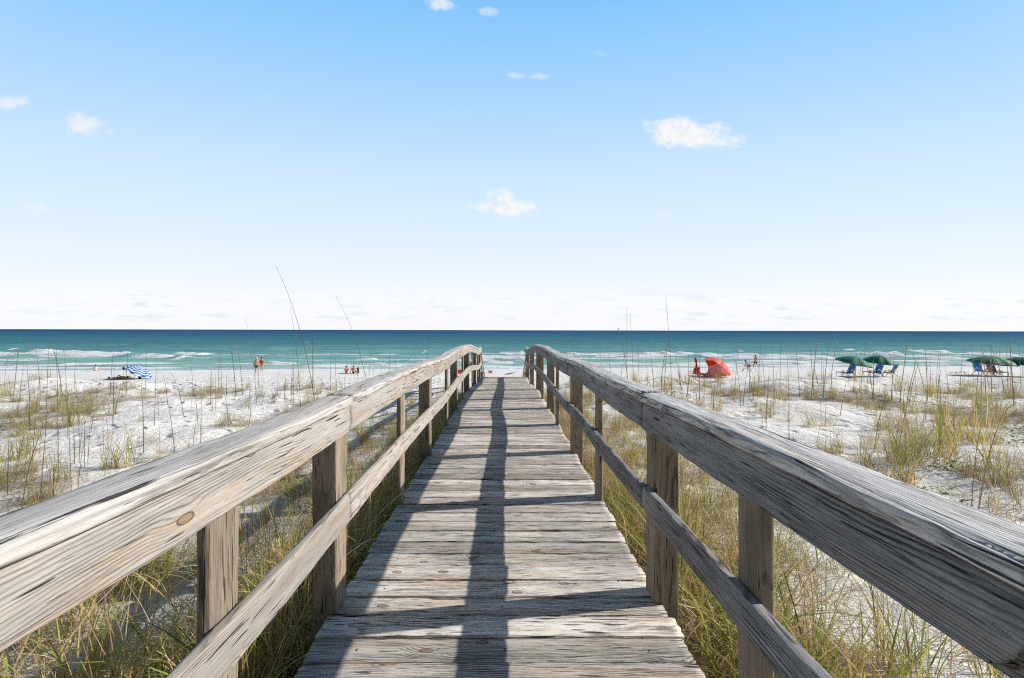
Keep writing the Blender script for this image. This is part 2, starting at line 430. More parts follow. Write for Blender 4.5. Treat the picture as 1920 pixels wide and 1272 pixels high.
c = t.mix(t.math('MULTIPLY', t.ms(spk.outputs['Distance'], .10, .04), t.math('MULTIPLY', t.ms(nb, .54, .66), .7)), c, (.20,.16,.11))
c = t.mix(t.math('MULTIPLY', wet, .75), c, (.86,.775,.70))
v1 = t.n('ShaderNodeTexVoronoi', feature='SMOOTH_F1', i_Scale=2.2); v1.inputs['Smoothness'].default_value = .4
t.l(t.vmath('MULTIPLY', t.vmath('ADD', pos, t.vmath('MULTIPLY', t.noise(pos, 2.3, 2, color=True), (.5, .5, 0))), (1, 1.3, .2)), v1.inputs['Vector'])
h = t.math('ADD', t.math('MULTIPLY', t.math('MULTIPLY', t.ms(v1.outputs['Distance'], .0, .42), foot), 1.0), t.math('MULTIPLY', nb, .16))
h = t.math('ADD', h, t.math('MULTIPLY', na, .5))
h = t.math('ADD', h, t.math('MULTIPLY', nc, .035))
h = t.math('MULTIPLY', h, t.math('SUBTRACT', 1.0, t.math('MULTIPLY', wet, .95)))
p = t.pbr(c, t.ms(wet, 0, 1, .9, .5), .15, h, .30, 1.0); t.out(p.outputs[0]); M['sand'] = m
def wetf(X, Y): 
    s = Y-shore(X); return sst(-10.5, -7.5, s+.8*vn(X/3.0, 2.2, 0, 44))
def footf(X, Y):
    s = Y-shore(X); return (.25+.75*sst(15.5, 21, Y))*(1-wetf(X, Y))
sand = link('ground', grid_mesh('ground', xs, ys, gz, M['sand'], {'cover': cover, 'wet': wetf, 'foot': footf}))
tag(sand, 'white sand dunes and footprinted beach down to the water', 'sand', kind='structure')

# ------------------------------------------------------------------ sea
SH = CAMH-SEA
def seap(px, py):
    d = F*SH/(py-hy(px)); return (px-VX)/F*d, d
breakers = []   # x0px,y0px,x1px,y1px,height m,width m,foam
for b in [(66,660,150,662,.75,1.5,1.2),(140,662,250,666,.65,1.7,1.2),(250,667,330,669,.35,2.2,.85),(322,664,408,666,.55,1.4,1.05),(332,674,352,674,.5,1.0,1.0),
          (498,681,555,683,.55,1.1,1.15),(668,674,708,675,.5,1.1,1.0),(660,683,740,685,.3,1.6,.6),(792,660,800,660,.5,1,1),
          (934,663,986,665,.55,1.3,1.1),(890,670,990,672,.3,2.4,.7),(905,679,968,679,.35,1.1,.95),(880,688,1000,688,.2,1.4,.8),
          (1205,664,1310,665,.6,1.3,1.2),(1300,667,1430,669,.55,2.0,1.0),(1420,668,1560,671,.4,2.0,.9),(1380,660,1392,660,.5,1,1),(1578,656,1606,656,.5,1.1,1),
          (1540,663,1560,664,.5,1,1),(1604,664,1700,668,.65,1.4,1.15),(1700,661,1790,663,.7,1.4,1.2),(1780,664,1930,669,.6,2.2,1.1),(1690,669,1800,671,.35,2.2,.85),
          (1250,683,1400,686,.3,1.8,.8),(1410,680,1530,682,.35,1.6,.8),(1770,683,1930,688,.35,1.9,.9),(1560,686,1700,687,.2,1.3,.6),(1060,664,1110,666,.5,1.6,1.0),(1080,680,1200,683,.3,1.6,.8),
          (20,655,34,655,.4,1,.8),(-200,658,40,668,.5,1.8,.9),(1930,664,2200,668,.6,2,1),(430,667,620,668,.2,2.0,.35),(100,684,260,686,.15,1.4,.35)]:
    x0, y0 = seap(b[0], b[1]); x1, y1 = seap(b[2], b[3]); breakers.append((x0, y0, x1, y1)+b[4:])
def sea_fields(X, Y):
    H = np.zeros_like(X); Fm = np.zeros_like(X)
    s = Y-shore(X)
    surf = sst(2, 14, s)
    wob = 1.3*vn(X/7.0, Y/25.0, 0, 3)+.5*vn(X/2.2, Y/9.0, 0, 4)
    H += surf*(.10*vn(X/26.0, Y/5.2+wob*.1, 0, 9)+.06*vn(X/9.0, Y/2.4, 0, 10))*(1-sst(160, 260, Y))
    # smooth swells lining up toward the beach
    H += surf*.13*np.sin(Y/7.0*2*PI/1.4+vn(X/30.0, Y/30, 0, 8)*3)*(1-sst(110, 170, Y))
    for (x0, y0, x1, y1, hh, ww, ff) in breakers:
        L = abs(x1-x0); tt = (X-x0)/(x1-x0)
        ends = sst(-.02, .12, tt)*(1-sst(.85, 1.03, tt))
        yc = y0+(y1-y0)*tt+wob*min(1.0, L/12)
        dd = Y-yc
        sel = (np.abs(dd) < 14) & (ends > 0)
        if not sel.any(): continue
        amp = .75+.45*vn(X[sel]/1.7, y0, 0, 15)
        H[sel] += hh*ends[sel]*amp*np.exp(-np.where(dd[sel] > 0, (dd[sel]/(ww*1.9))**2, (dd[sel]/(ww*.75))**2))
        fw = np.exp(-np.where(dd[sel] > 0, (dd[sel]/(ww*.9))**2, (dd[sel]/(ww*2.8))**2))
        Fm[sel] = np.maximum(Fm[sel], ff*ends[sel]*fw*(.85+.35*vn(X[sel]/1.1, Y[sel]/2.5, 0, 18)))
    # swash along the waterline
    edge = np.exp(-((s-1.2)/1.9)**2)*(1.15+.3*vn(X/2.0, Y/2.0, 0, 28))
    edge2 = 1.1*np.exp(-((s-6.0-2.2*vn(X/9.0, .5, 0, 29))/1.9)**2)*(.75+.6*vn(X/6.0, .9, 0, 30)); edge2 = np.maximum(edge2, .95*np.exp(-((s-12.0-2.5*vn(X/11.0, 4.5, 0, 33))/1.7)**2)*(.5+1.0*vn(X/9.0, 2.9, 0, 34)))
    trail = .60*sst(.0, .55, vn(X/14.0, Y/3.2, 0, 38)+.45*vn(X/4.0, Y/1.6, 0, 39))*sst(3, 8, s)*(1-sst(34, 48, s))
    Fm = np.maximum(np.maximum(Fm, trail), np.maximum(edge, edge2))
    return H, Fm
half = axis_pts(0, 320, [(80, .5), (140, 1.5), (320, 10)])
half = np.concatenate([half, [600, 1500, 4000, 12000, 45000]])
xs = np.concatenate([-half[::-1], half[1:]])
ys = [44.0]
while ys[-1] < 120: ys.append(ys[-1]+.28)
while ys[-1] < 60000: ys.append(ys[-1]+max(.4, (ys[-1]-115)*.05))
ys = np.array(ys)
X, Y = np.meshgrid(xs, ys); Hs, Fs = sea_fields(X, Y)
s = Y-shore(X)
Z = SEA+Hs
n_, m_ = X.shape; i = np.arange(n_*m_).reshape(n_, m_)
q = np.stack([i[:-1,:-1], i[:-1,1:], i[1:,1:], i[1:,:-1]], -1).reshape(-1, 4)
m, t = newmat('sea_water')
pos = t.n('ShaderNodeNewGeometry').outputs['Position']
foam = t.n('ShaderNodeAttribute', attribute_name='foam').outputs['Fac']
off = t.n('ShaderNodeAttribute', attribute_name='offshore').outputs['Fac']
lift = t.n('ShaderNodeAttribute', attribute_name='lift').outputs['Fac']
lg = t.math('LOGARITHM', t.math('MAXIMUM', off, 1.0), 10.0)
patch = t.noise(t.vmath('MULTIPLY', pos, (.012, .05, 1)), 1.0, 4, .6)
patch2 = t.noise(t.vmath('MULTIPLY', pos, (.05, .30, 1)), 1.0, 4, .62)
lgp = t.math('ADD', lg, t.math('MULTIPLY', t.math('SUBTRACT', patch, .5), .80))
lgp = t.math('ADD', lgp, t.math('MULTIPLY', t.math('SUBTRACT', patch2, .5), .60))
fac = t.math('MULTIPLY', lgp, .25)   # 1 at 10 km
c = t.ramp(fac, [(0, (.55,.60,.55)), (.16, (.42,.60,.54)), (.27, (.25,.49,.44)), (.37, (.19,.42,.40)), (.45, (.115,.315,.325)), (.53, (.060,.215,.255)), (.64, (.032,.145,.235)), (.78, (.020,.10,.22)), (.95, (.016,.08,.19)), (1, (.03,.10,.19))])
c = t.mix(t.ms(lift, .10, .55, 0, .45), c, (.12,.37,.28))
rip = t.noise(t.vmath('MULTIPLY', pos, (.30, .95, 1)), 1.0, 6, .72)
rip2 = t.noise(t.vmath('MULTIPLY', pos, (.06, .22, 1)), 1.0, 4, .6)
c = t.mix(t.ms(rip, .35, .68, 0, .85), c, t.mix(1.0, c, (.55,.68,.75), 'MULTIPLY'))
c = t.mix(t.ms(rip2, .46, .64, 0, .75), c, t.mix(1.0, c, (1.6,1.35,1.15), 'MULTIPLY'))
fn = t.noise(t.vmath('MULTIPLY', pos, (1.0, 1.3, 1.2)), 2.6, 6, .75)
fn2 = t.noise(t.vmath('MULTIPLY', pos, (.25, .8, 1.2)), 1.0, 3, .6)
fm = t.math('ADD', foam, t.math('MULTIPLY', t.math('SUBTRACT', fn, .5), 1.9))
fm = t.math('ADD', fm, t.math('MULTIPLY', t.math('SUBTRACT', fn2, .5), .6))
fm = t.ms(fm, .30, .62)
fm = t.math('MULTIPLY', fm, t.ms(foam, .05, .3))
wc = t.noise(t.vmath('MULTIPLY', pos, (.11, .33, 1)), 1.0, 3, .6)
wc2 = t.noise(t.vmath('MULTIPLY', pos, (.02, .045, 1)), 1.0, 2, .5)
wcap = t.math('MULTIPLY', t.ms(wc, .69, .72), t.math('MULTIPLY', t.ms(wc2, .45, .6), t.ms(off, 30, 60)))
fm = t.math('MAXIMUM', fm, t.math('MULTIPLY', wcap, .8))
c = t.mix(fm, c, (.84,.86,.87))
hh = t.math('ADD', t.math('MULTIPLY', rip, .35), t.math('MULTIPLY', t.noise(t.vmath('MULTIPLY', pos, (.12, .42, 1)), 1.0, 4, .6), 1.4))
hh = t.math('ADD', hh, t.math('MULTIPLY', fm, .25))
bp = t.n('ShaderNodeBump'); bp.inputs['Strength'].default_value = .9; bp.inputs['Distance'].default_value = .55; t.l(hh, bp.inputs['Height'])
df = t.n('ShaderNodeBsdfDiffuse'); t.l(c, df.inputs['Color']); t.l(bp.outputs[0], df.inputs['Normal'])
gl = t.n('ShaderNodeBsdfGlossy', i_Roughness=.35); t.l(bp.outputs[0], gl.inputs['Normal'])
mxs = t.n('ShaderNodeMixShader'); t.l(t.math('MULTIPLY', t.ms(off, 15, 150, .10, .035), t.math('SUBTRACT', 1.0, fm)), mxs.inputs[0]); t.l(df.outputs[0], mxs.inputs[1]); t.l(gl.outputs[0], mxs.inputs[2]); t.out(mxs.outputs[0]); M['sea'] = m
sea = link('sea', np_mesh('sea', np.stack([X.ravel(), Y.ravel(), Z.ravel()], -1), q, attrs={'foam': ('FLOAT', Fs.ravel()), 'offshore': ('FLOAT', s.ravel()), 'lift': ('FLOAT', Hs.ravel())}, mat=M['sea']))
tag(sea, 'turquoise sea with white breakers turning deep blue at the horizon', 'sea', kind='structure')

# ------------------------------------------------------------------ wood members
def section(w_, t_, r=.008, nw=8, nt=3):
    """rounded rectangle perimeter (u across, v thickness)"""
    pts = []
    hw, ht = w_/2, t_/2
    def seg(a, b, n):
        for k in range(n): pts.append((a[0]+(b[0]-a[0])*k/n, a[1]+(b[1]-a[1])*k/n))
    def arc(cx, cy, a0):
        for k in range(3):
            a = a0+PI/2*k/3; pts.append((cx+r*math.cos(a), cy+r*math.sin(a)))
    seg((-hw+r, -ht), (hw-r, -ht), nw); arc(hw-r, -ht+r, -PI/2)
    seg((hw, -ht+r), (hw, ht-r), nt); arc(hw-r, ht-r, 0)
    seg((hw-r, ht), (-hw+r, ht), nw); arc(-hw+r, ht-r, PI/2)
    seg((-hw, ht-r), (-hw, -ht+r), nt); arc(-hw+r, -ht+r, PI)
    return np.array(pts)
class Wood:
    def __init__(s): s.V = []; s.Q = []; s.T = []; s.G = []; s.N = []; s.o = 0
    def member(s, path, U, V, w_, t_, r=.008, nw=8, nt=3, seed=0, tone=.5, rough=.002, wear=.003, endrag=.0, endround=0.0, endcut=0.0):
        path = np.asarray(path, float); n = len(path)
        U = np.asarray(U, float); V = np.asarray(V, float)
        if U.ndim == 1: U = np.tile(U, (n, 1))
        if V.ndim == 1: V = np.tile(V, (n, 1))
        sec = section(w_, t_, r, nw, nt); k = len(sec)
        ds = np.r_[0, np.cumsum(np.linalg.norm(np.diff(path, axis=0), axis=1))]
        S = np.repeat(ds[:, None], k, 1); u = np.tile(sec[:, 0], (n, 1)); v = np.tile(sec[:, 1], (n, 1))
        ang = np.arctan2(sec[:, 1]/t_, sec[:, 0]/w_)[None, :]
        cx, cy = np.cos(ang)*1.5, np.sin(ang)*1.5
        nz = vn(S*2.3+seed*7.7, cx+3, cy+seed, 101)*rough+vn(S*9+seed*3.1, cx*3, cy*3+seed, 102)*rough*.6+vn(S*42+seed*3.1, cx*3, cy*3+seed, 105)*rough*.25
        corner = np.clip((np.abs(sec[:, 0])/(w_/2)+np.abs(sec[:, 1])/(t_/2))-1.55, 0, .45)[None, :]/.45
        nz = nz-wear*corner*(.5+.8*np.clip(vn(S*6+seed, ang*1.2, seed, 103)+vn(S*19+seed, ang*1.2, seed, 104)*.5, -.4, 1.5))
        rr = np.sqrt(u**2+v**2)+1e-9
        # push along nearest face normal rather than radially
        fu = np.where(np.abs(u)/(w_/2) >= .98, np.sign(u), 0)+np.where((np.abs(u) > w_/2-r*1.01) & (np.abs(v) > t_/2-r*1.01), np.sign(u)*.6, 0)
        fv = np.where(np.abs(v)/(t_/2) >= .98, np.sign(v), 0)+np.where((np.abs(u) > w_/2-r*1.01) & (np.abs(v) > t_/2-r*1.01), np.sign(v)*.6, 0)
        u2 = u+fu*nz; v2 = v+fv*nz
        if endround:
            e = np.clip(1-S/endround, 0, 1); sc = np.sqrt(np.clip(1-e**2, .06, 1)); 
            u2 = u2*(.35+.65*sc)+0; v2 = v2*(.6+.4*sc)
        P = path[:, None, :]+U[:, None, :]*u2[..., None]+V[:, None, :]*v2[..., None]
        if endcut:
            sh = endcut*np.clip(-u/(w_/2)*.62+.38, 0, 1)**2.2*np.clip(1-S/.16, 0, 1)
            dd0 = (path[1]-path[0])/np.linalg.norm(path[1]-path[0]); P = P+dd0*sh[..., None]; S = S+sh
        if endrag:
            d0 = path[1]-path[0]; d0 /= np.linalg.norm(d0)
            rag = endrag*vn(u[0]*60+seed, v[0]*40, seed, 111)
            P[0] += d0*rag[:, None]; P[-1] += d0*(endrag*vn(u[0]*60+seed+9, v[0]*40, seed, 112))[:, None]
        c0, c1 = P[0].mean(0), P[-1].mean(0)
        Vv = np.concatenate([P.reshape(-1, 3), [c0, c1]])
        G = np.concatenate([np.stack([S+seed*3.713, u+seed*.0, v], -1).reshape(-1, 3), [[seed*3.713, 0, 0], [ds[-1]+seed*3.713, 0, 0]]])
        G[:, 1] += (seed*7 % 13)*.31; G0 = G
        i = np.arange(n*k).reshape(n, k)
        q = np.stack([i[:-1], np.roll(i, -1, 1)[:-1], np.roll(i, -1, 1)[1:], i[1:]], -1).reshape(-1, 4)
        a = i[0]; b = np.roll(i[0], -1); c = i[-1]; d = np.roll(i[-1], -1)
        tr = np.concatenate([np.stack([b, a, np.full(k, n*k)], -1), np.stack([c, d, np.full(k, n*k+1)], -1)])
        s.V.append(Vv); s.G.append(G0); s.Q.append(q+s.o); s.T.append(tr+s.o); s.N.append(np.full(len(Vv), tone)); s.o += len(Vv)
    def mesh(s, name, mat):
        return np_mesh(name, np.concatenate(s.V), np.concatenate(s.Q), np.concatenate(s.T), attrs={'gc': ('FLOAT_VECTOR', np.concatenate(s.G)), 'tone': ('FLOAT', np.concatenate(s.N))}, mat=mat)
    def build(s, name, mat, parent): return link(name, s.mesh(name, mat), parent)

# the grain coordinate u carries a per-board offset so no two boards repeat; the pith maths wraps it back
# (fold it in the shader would cost nodes, so keep offsets only along the grain)
def fix_u(W):
    pass

rng = random.Random(3)
walk = empty('boardwalk', (0, 0, 0), 0, 'weathered grey wooden boardwalk with handrails leading over the dunes to the beach', 'boardwalk')
# deck boards
W = Wood(); y = -1.62; k = 0
while y < 14.15:
    wd = .137+rng.uniform(-.002, .002); z0 = deck_z(y+wd/2)
    slope = (deck_z(y+.2)-deck_z(y-.2))/.4
    yaw = rng.uniform(-.0035, .0035); rl = rng.uniform(-.012, .012)
    x0, x1 = -.818+rng.uniform(-.012, .008), .787+rng.uniform(-.01, .014)
    nx = 44 if y < 7 else 20
    xx = np.linspace(x0, x1, nx)
    sag = rng.uniform(-.004, .004)
    path = np.stack([xx, y+wd/2+yaw*xx+.0022*vn(xx*2, k, 0, 7), z0-.019+rng.uniform(-.0025, .0025)+sag*np.sin((xx+.8)*2)+.0016*vn(xx*3, k*.7, 0, 8)], -1)
    Uv = np.array([0, 1, slope+rl]); Uv /= np.linalg.norm(Uv); Vv = np.cross(Uv, [-1, 0, 0]); Vv /= np.linalg.norm(Vv)
    if Vv[2] < 0: Vv = -Vv
    W.member(path, Uv, Vv, wd-.0085, .038, .005, 10 if y < 6 else 5, 2, seed=k+1, tone=rng.random(), rough=.0012, wear=.003, endrag=.006)
    y += wd; k += 1
W.build('deck', M['deck'], walk)
# nail heads where the boards cross the stringers
b = MB(); y_ = -.9; kk = 0
while y_ < 7.0:
    for sx in (-.62, 0, .62):
        for dy2 in (.035, .10):
            x_, yy_ = sx+rng.uniform(-.012, .012), y_+dy2+rng.uniform(-.006, .006)
            b.add([(x_+.0048*math.cos(a_), yy_+.0048*math.sin(a_), .0008) for a_ in [PI*k_/3 for k_ in range(6)]]+[(x_, yy_, .0022)], [(k_, (k_+1)%6, 6) for k_ in range(6)])
    y_ += .137
m_, t_ = newmat('rusty_nail'); p_ = t_.pbr((.09,.055,.035), .7, .3); t_.out(p_.outputs[0])
o_ = b.build('nail_heads', m_, walk); o_['kind'] = 'stuff'
# stringers under the deck
for sx in (-.62, 0, .62):
    W = Wood(); yy = np.linspace(-1.6, 14.1, 60)
    W.member(np.stack([np.full(60, sx), yy, np.array([deck_z(a)-.135 for a in yy])], -1), (1, 0, 0), (0, 0, 1), .04, .19, .004, 2, 4, seed=200+int(sx*10), tone=.2, rough=.001)
    W.build('stringer', M['post'], walk)

big_d = [-.45, 2.03, 4.50, 7.06, 9.42, 11.85, 14.02]
small_d = [1.185, 3.26, 5.82, 8.10, 10.6, 13.0]
joints = [2.10, 4.57, 7.13, 9.49, 11.92, 14.12]
def rail_off(side, y):
    o = deck_z(y)*1.0
    if side > 0: o += -.022*math.exp(-((y-5.2)/1.1)**2)+.006*math.sin(y*1.9)+.012*math.exp(-((y-7.6)/1.0)**2)
    else: o += -.028*math.exp(-((y-5.4)/.9)**2)+.022*math.exp(-((y-7.1)/.8)**2)+.005*math.sin(y*2.3+1)
    return o
def rail_x(side, y): return .006*math.sin(y*1.3+side)+.004*math.sin(y*3.1+side*2)
cfg = {1: dict(side_in=.705, cap=(.690, .822), top=1.040, bot=.853, low=(.447, .560), mat=M['rail_grey_shaded'], start=.575, post_in=.747),
       -1: dict(side_in=-.757, cap=(-.745, -.882), top=1.030, bot=.853, low=(.410, .545), mat=M['rail_warm'], start=-1.5, post_in=-.797)}
sd_no = 300
for side, c in cfg.items():
    cuts = [c['start']]+joints
    if side > 0: cuts = [-1.5, .545]+joints
    for a, b in zip(cuts[:-1], cuts[1:]):
        tail = side > 0 and b < 1
        n = max(14, int((b-a)*(26 if b < 5 else 12)))
        g = .004
        yy = np.linspace(a+g, b-g, n)
        if side > 0 and abs(a-.545) < .01: yy = np.concatenate([a+g+np.array([0, .006, .014, .024, .036, .05]), yy[yy > a+.06]])
        if side < 0: yy = yy-.075*(yy > -1.3)
        if tail: yy = np.linspace(-1.5, .655, 30)
        n = len(yy)
        ro = np.array([rail_off(side, v) for v in yy]); rx = np.array([rail_x(side, v) for v in yy])
        dz_j = rng.uniform(-.004, .004); dx_j = rng.uniform(-.003, .003)
        if tail: dz_j -= .034; dx_j += .043
        # vertical board under the cap
        hgt = (c['top']-.044)-c['bot']; zc = (c['top']-.044+c['bot'])/2
        W = Wood(); sd_no += 1
        W.member(np.stack([c['side_in']+side*.019+rx+dx_j, yy, zc+ro+dz_j], -1), (0, 0, 1), (-side, 0, 0), hgt, .038, .007, 12, 3, seed=sd_no, tone=rng.uniform(.35, .7), rough=.0022, wear=.004, endrag=.003, endcut=(.062 if side > 0 and abs(a-.545) < .01 else 0))
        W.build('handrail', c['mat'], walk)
        # cap lying on top
        if tail: yy = np.linspace(-1.5, .541, len(yy)); dz_j = 0.0; dx_j = 0.0
        cw = abs(c['cap'][1]-c['cap'][0]); cxm = (c['cap'][0]+c['cap'][1])/2
        W = Wood(); sd_no += 1
        tilt = .02*side
        Uv = np.array([1, 0, tilt]); Uv = Uv/np.linalg.norm(Uv); Vv = np.array([-Uv[2], 0, Uv[0]])
        W.member(np.stack([cxm+rx*1.3+dx_j*.5+.003*vn(yy*3, side, 0, 55), yy, c['top']-.021+ro+dz_j+.002*vn(yy*2.5, side, 0, 56)], -1), Uv, Vv, cw, .043, .010, 12, 4, seed=sd_no, tone=rng.uniform(.4, .8), rough=.003, wear=.006, endrag=.004)
        W.build('rail_cap', M['cap_grey_lit' if side > 0 else 'cap_warm'], walk)
        # middle rail
        lo, hi = c['low']; W = Wood(); sd_no += 1
        W.member(np.stack([c['side_in']+side*.019+rx*.8+dx_j, yy, (lo+hi)/2+ro*1.0-.4*dz_j], -1), (0, 0, 1), (-side, 0, 0), hi-lo, .038, .006, 9, 3, seed=sd_no, tone=rng.uniform(.3, .7), rough=.002, wear=.004, endrag=.003)
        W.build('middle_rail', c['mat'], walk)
    # posts
    for dlist, wx, dy_, zt in ((big_d, .122, .137, -.046), (small_d, .038, .128, -.046)):
        for d in dlist:
            if dlist is small_d and side > 0 and d > 9.6: continue
            W = Wood(); sd_no += 1
            if side < 0: d = d-(.07 if d < 5 else .03)
            xm = c['post_in']+side*wx/2; ym = d+dy_/2
            z1 = c['top']+zt+rail_off(side, d)
            z0 = float(gz(xm, ym))-.3
            zz = np.linspace(z0, z1, 22)
            lean = rng.uniform(-.004, .004)
            W.member(np.stack([xm+lean*zz, np.full(22, ym), zz], -1), (0, 1, 0), (1, 0, 0), dy_, wx, .007, 6, 5 if wx > .1 else 2, seed=sd_no, tone=rng.uniform(.2, .8), rough=.0018, wear=.003)
            W.build('post', M['post'] if not (side < 0 and wx < .1) else M['post'], walk)
# stairs at the far end
st = []
z = deck_z(14.2); y = 14.2
while y < 19.4:
    y += .30; z -= .125
    W = Wood(); sd_no += 1
    W.member(np.stack([np.linspace(-.78, .78, 12), np.full(12, y), np.full(12, z-.02)], -1), (0, 1, 0), (0, 0, 1), .29, .038, .006, 6, 2, seed=sd_no, tone=rng.random())
    W.build('tread', M['deck'], walk)
for side in (-1, 1):
    for (zo, hgt, nm) in ((.92, .14, 'stair_rail'), (.48, .10, 'stair_rail'), (-.16, .24, 'stringer')):
        W = Wood(); sd_no += 1; yy = np.linspace(14.15, 19.5, 20)
        W.member(np.stack([np.full(20, side*.80), yy, deck_z(14.2)+zo-(yy-14.2)*.415], -1), (0, 0, 1), (1, 0, 0), hgt, .04, .006, 5, 2, seed=sd_no, tone=.4, rough=.001)
        W.build(nm, M['post'] if zo < .5 else M['rail_warm'], walk)
    for y in (16.6, 19.2):
        W = Wood(); sd_no += 1; ztop = deck_z(14.2)+.92-(y-14.2)*.415
        zz = np.linspace(float(gz(side*.9, y))-.3, ztop, 8)
        W.member(np.stack([np.full(8, side*.88), np.full(8, y), zz], -1), (0, 1, 0), (1, 0, 0), .12, .12, .006, 3, 3, seed=sd_no, tone=.4)
        W.build('post', M['post'], walk)

# ------------------------------------------------------------------ grass
def blade_mat(name, tr=.42):
    m, t = newmat(name)
    c = t.n('ShaderNodeAttribute', attribute_name='Col').outputs['Color']
    oi = t.n('ShaderNodeObjectInfo').outputs['Random']
    hs = t.n('ShaderNodeHueSaturation'); t.l(c, hs.inputs['Color']); t.l(t.ms(oi, 0, 1, .8, 1.2, False), hs.inputs['Value'])
    p = t.pbr(hs.outputs[0], .55, .25)
    tr_ = t.n('ShaderNodeBsdfTranslucent'); t.l(hs.outputs[0], tr_.inputs[0])
    mx = t.n('ShaderNodeMixShader', i_0=tr); t.l(p.outputs[0], mx.inputs[1]); t.l(tr_.outputs[0], mx.inputs[2]); t.out(mx.outputs[0]); return m
M['blade'] = blade_mat('grass_blade')
PAL = dict(green=[(.27,.36,.05),(.36,.44,.07),(.46,.50,.09),(.17,.24,.04)], yellow=[(.64,.53,.15),(.55,.48,.13),(.68,.50,.20)],
           tan=[(.74,.56,.34),(.64,.47,.27),(.80,.64,.43),(.50,.36,.20)], brown=[(.34,.22,.12),(.42,.28,.16),(.20,.13,.08)], pale=[(.85,.75,.58),(.78,.67,.50)])
def pick_cols(n, weights, rg):
    keys = list(weights); wts = np.array([weights[k] for k in keys], float); wts /= wts.sum()
    ch = rg.choice(len(keys), n, p=wts); out = np.zeros((n, 3))
    for i, k in enumerate(keys):
        idx = np.where(ch == i)[0]; pal = np.array(PAL[k]); out[idx] = pal[rg.integers(0, len(pal), len(idx))]
    return out*rg.uniform(.8, 1.2, (n, 1))
def blades(B, az_, L, th0, curl, wid, cols, K=5, rg=None, tipc=None, side=0.0):
    """B (n,3) bases -> verts, quads, colours"""
    n = len(B); pts = np.zeros((n, K+1, 3)); pts[:, 0] = B
    ds = L/K
    for k in range(K):
        tt = (k+.5)/K; th = th0+curl*tt**1.4
        a = az_+side*tt
        d = np.stack([np.sin(th)*np.cos(a), np.sin(th)*np.sin(a), np.cos(th)], -1)
        pts[:, k+1] = pts[:, k]+d*ds[:, None]
    tw = az_+PI/2+(rg.uniform(-.9, .9, n) if rg is not None else 0)
    wv = np.stack([np.cos(tw), np.sin(tw), np.zeros(n)], -1)
    prof = np.array([.75, 1, .95, .8, .55, .12]) if K == 5 else np.interp(np.linspace(0, 1, K+1), [0, .2, .7, 1], [.8, 1, .7, .12])
    ww = wid[:, None]*prof[None, :]
    Lf = pts-wv[:, None, :]*ww[..., None]/2; Rt = pts+wv[:, None, :]*ww[..., None]/2
    V = np.stack([Lf, Rt], 2).reshape(-1, 3)
    i = np.arange(n)[:, None]*(2*(K+1))+np.arange(K)[None, :]*2
    q = np.stack([i, i+1, i+3, i+2], -1).reshape(-1, 4)
    f = np.linspace(0, 1, K+1)[None, :, None]
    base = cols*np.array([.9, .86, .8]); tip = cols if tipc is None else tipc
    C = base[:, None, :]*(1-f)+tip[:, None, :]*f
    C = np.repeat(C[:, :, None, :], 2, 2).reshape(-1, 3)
    C = np.concatenate([np.clip(C, 0, 1), np.ones((len(C), 1))], 1)
    return V, q, C
def merge(parts):
    V, Q, C, o = [], [], [], 0
    for v, q_, c in parts: V.append(v); Q.append(q_+o); C.append(c); o += len(v)
    return np.concatenate(V), np.concatenate(Q), np.concatenate(C)
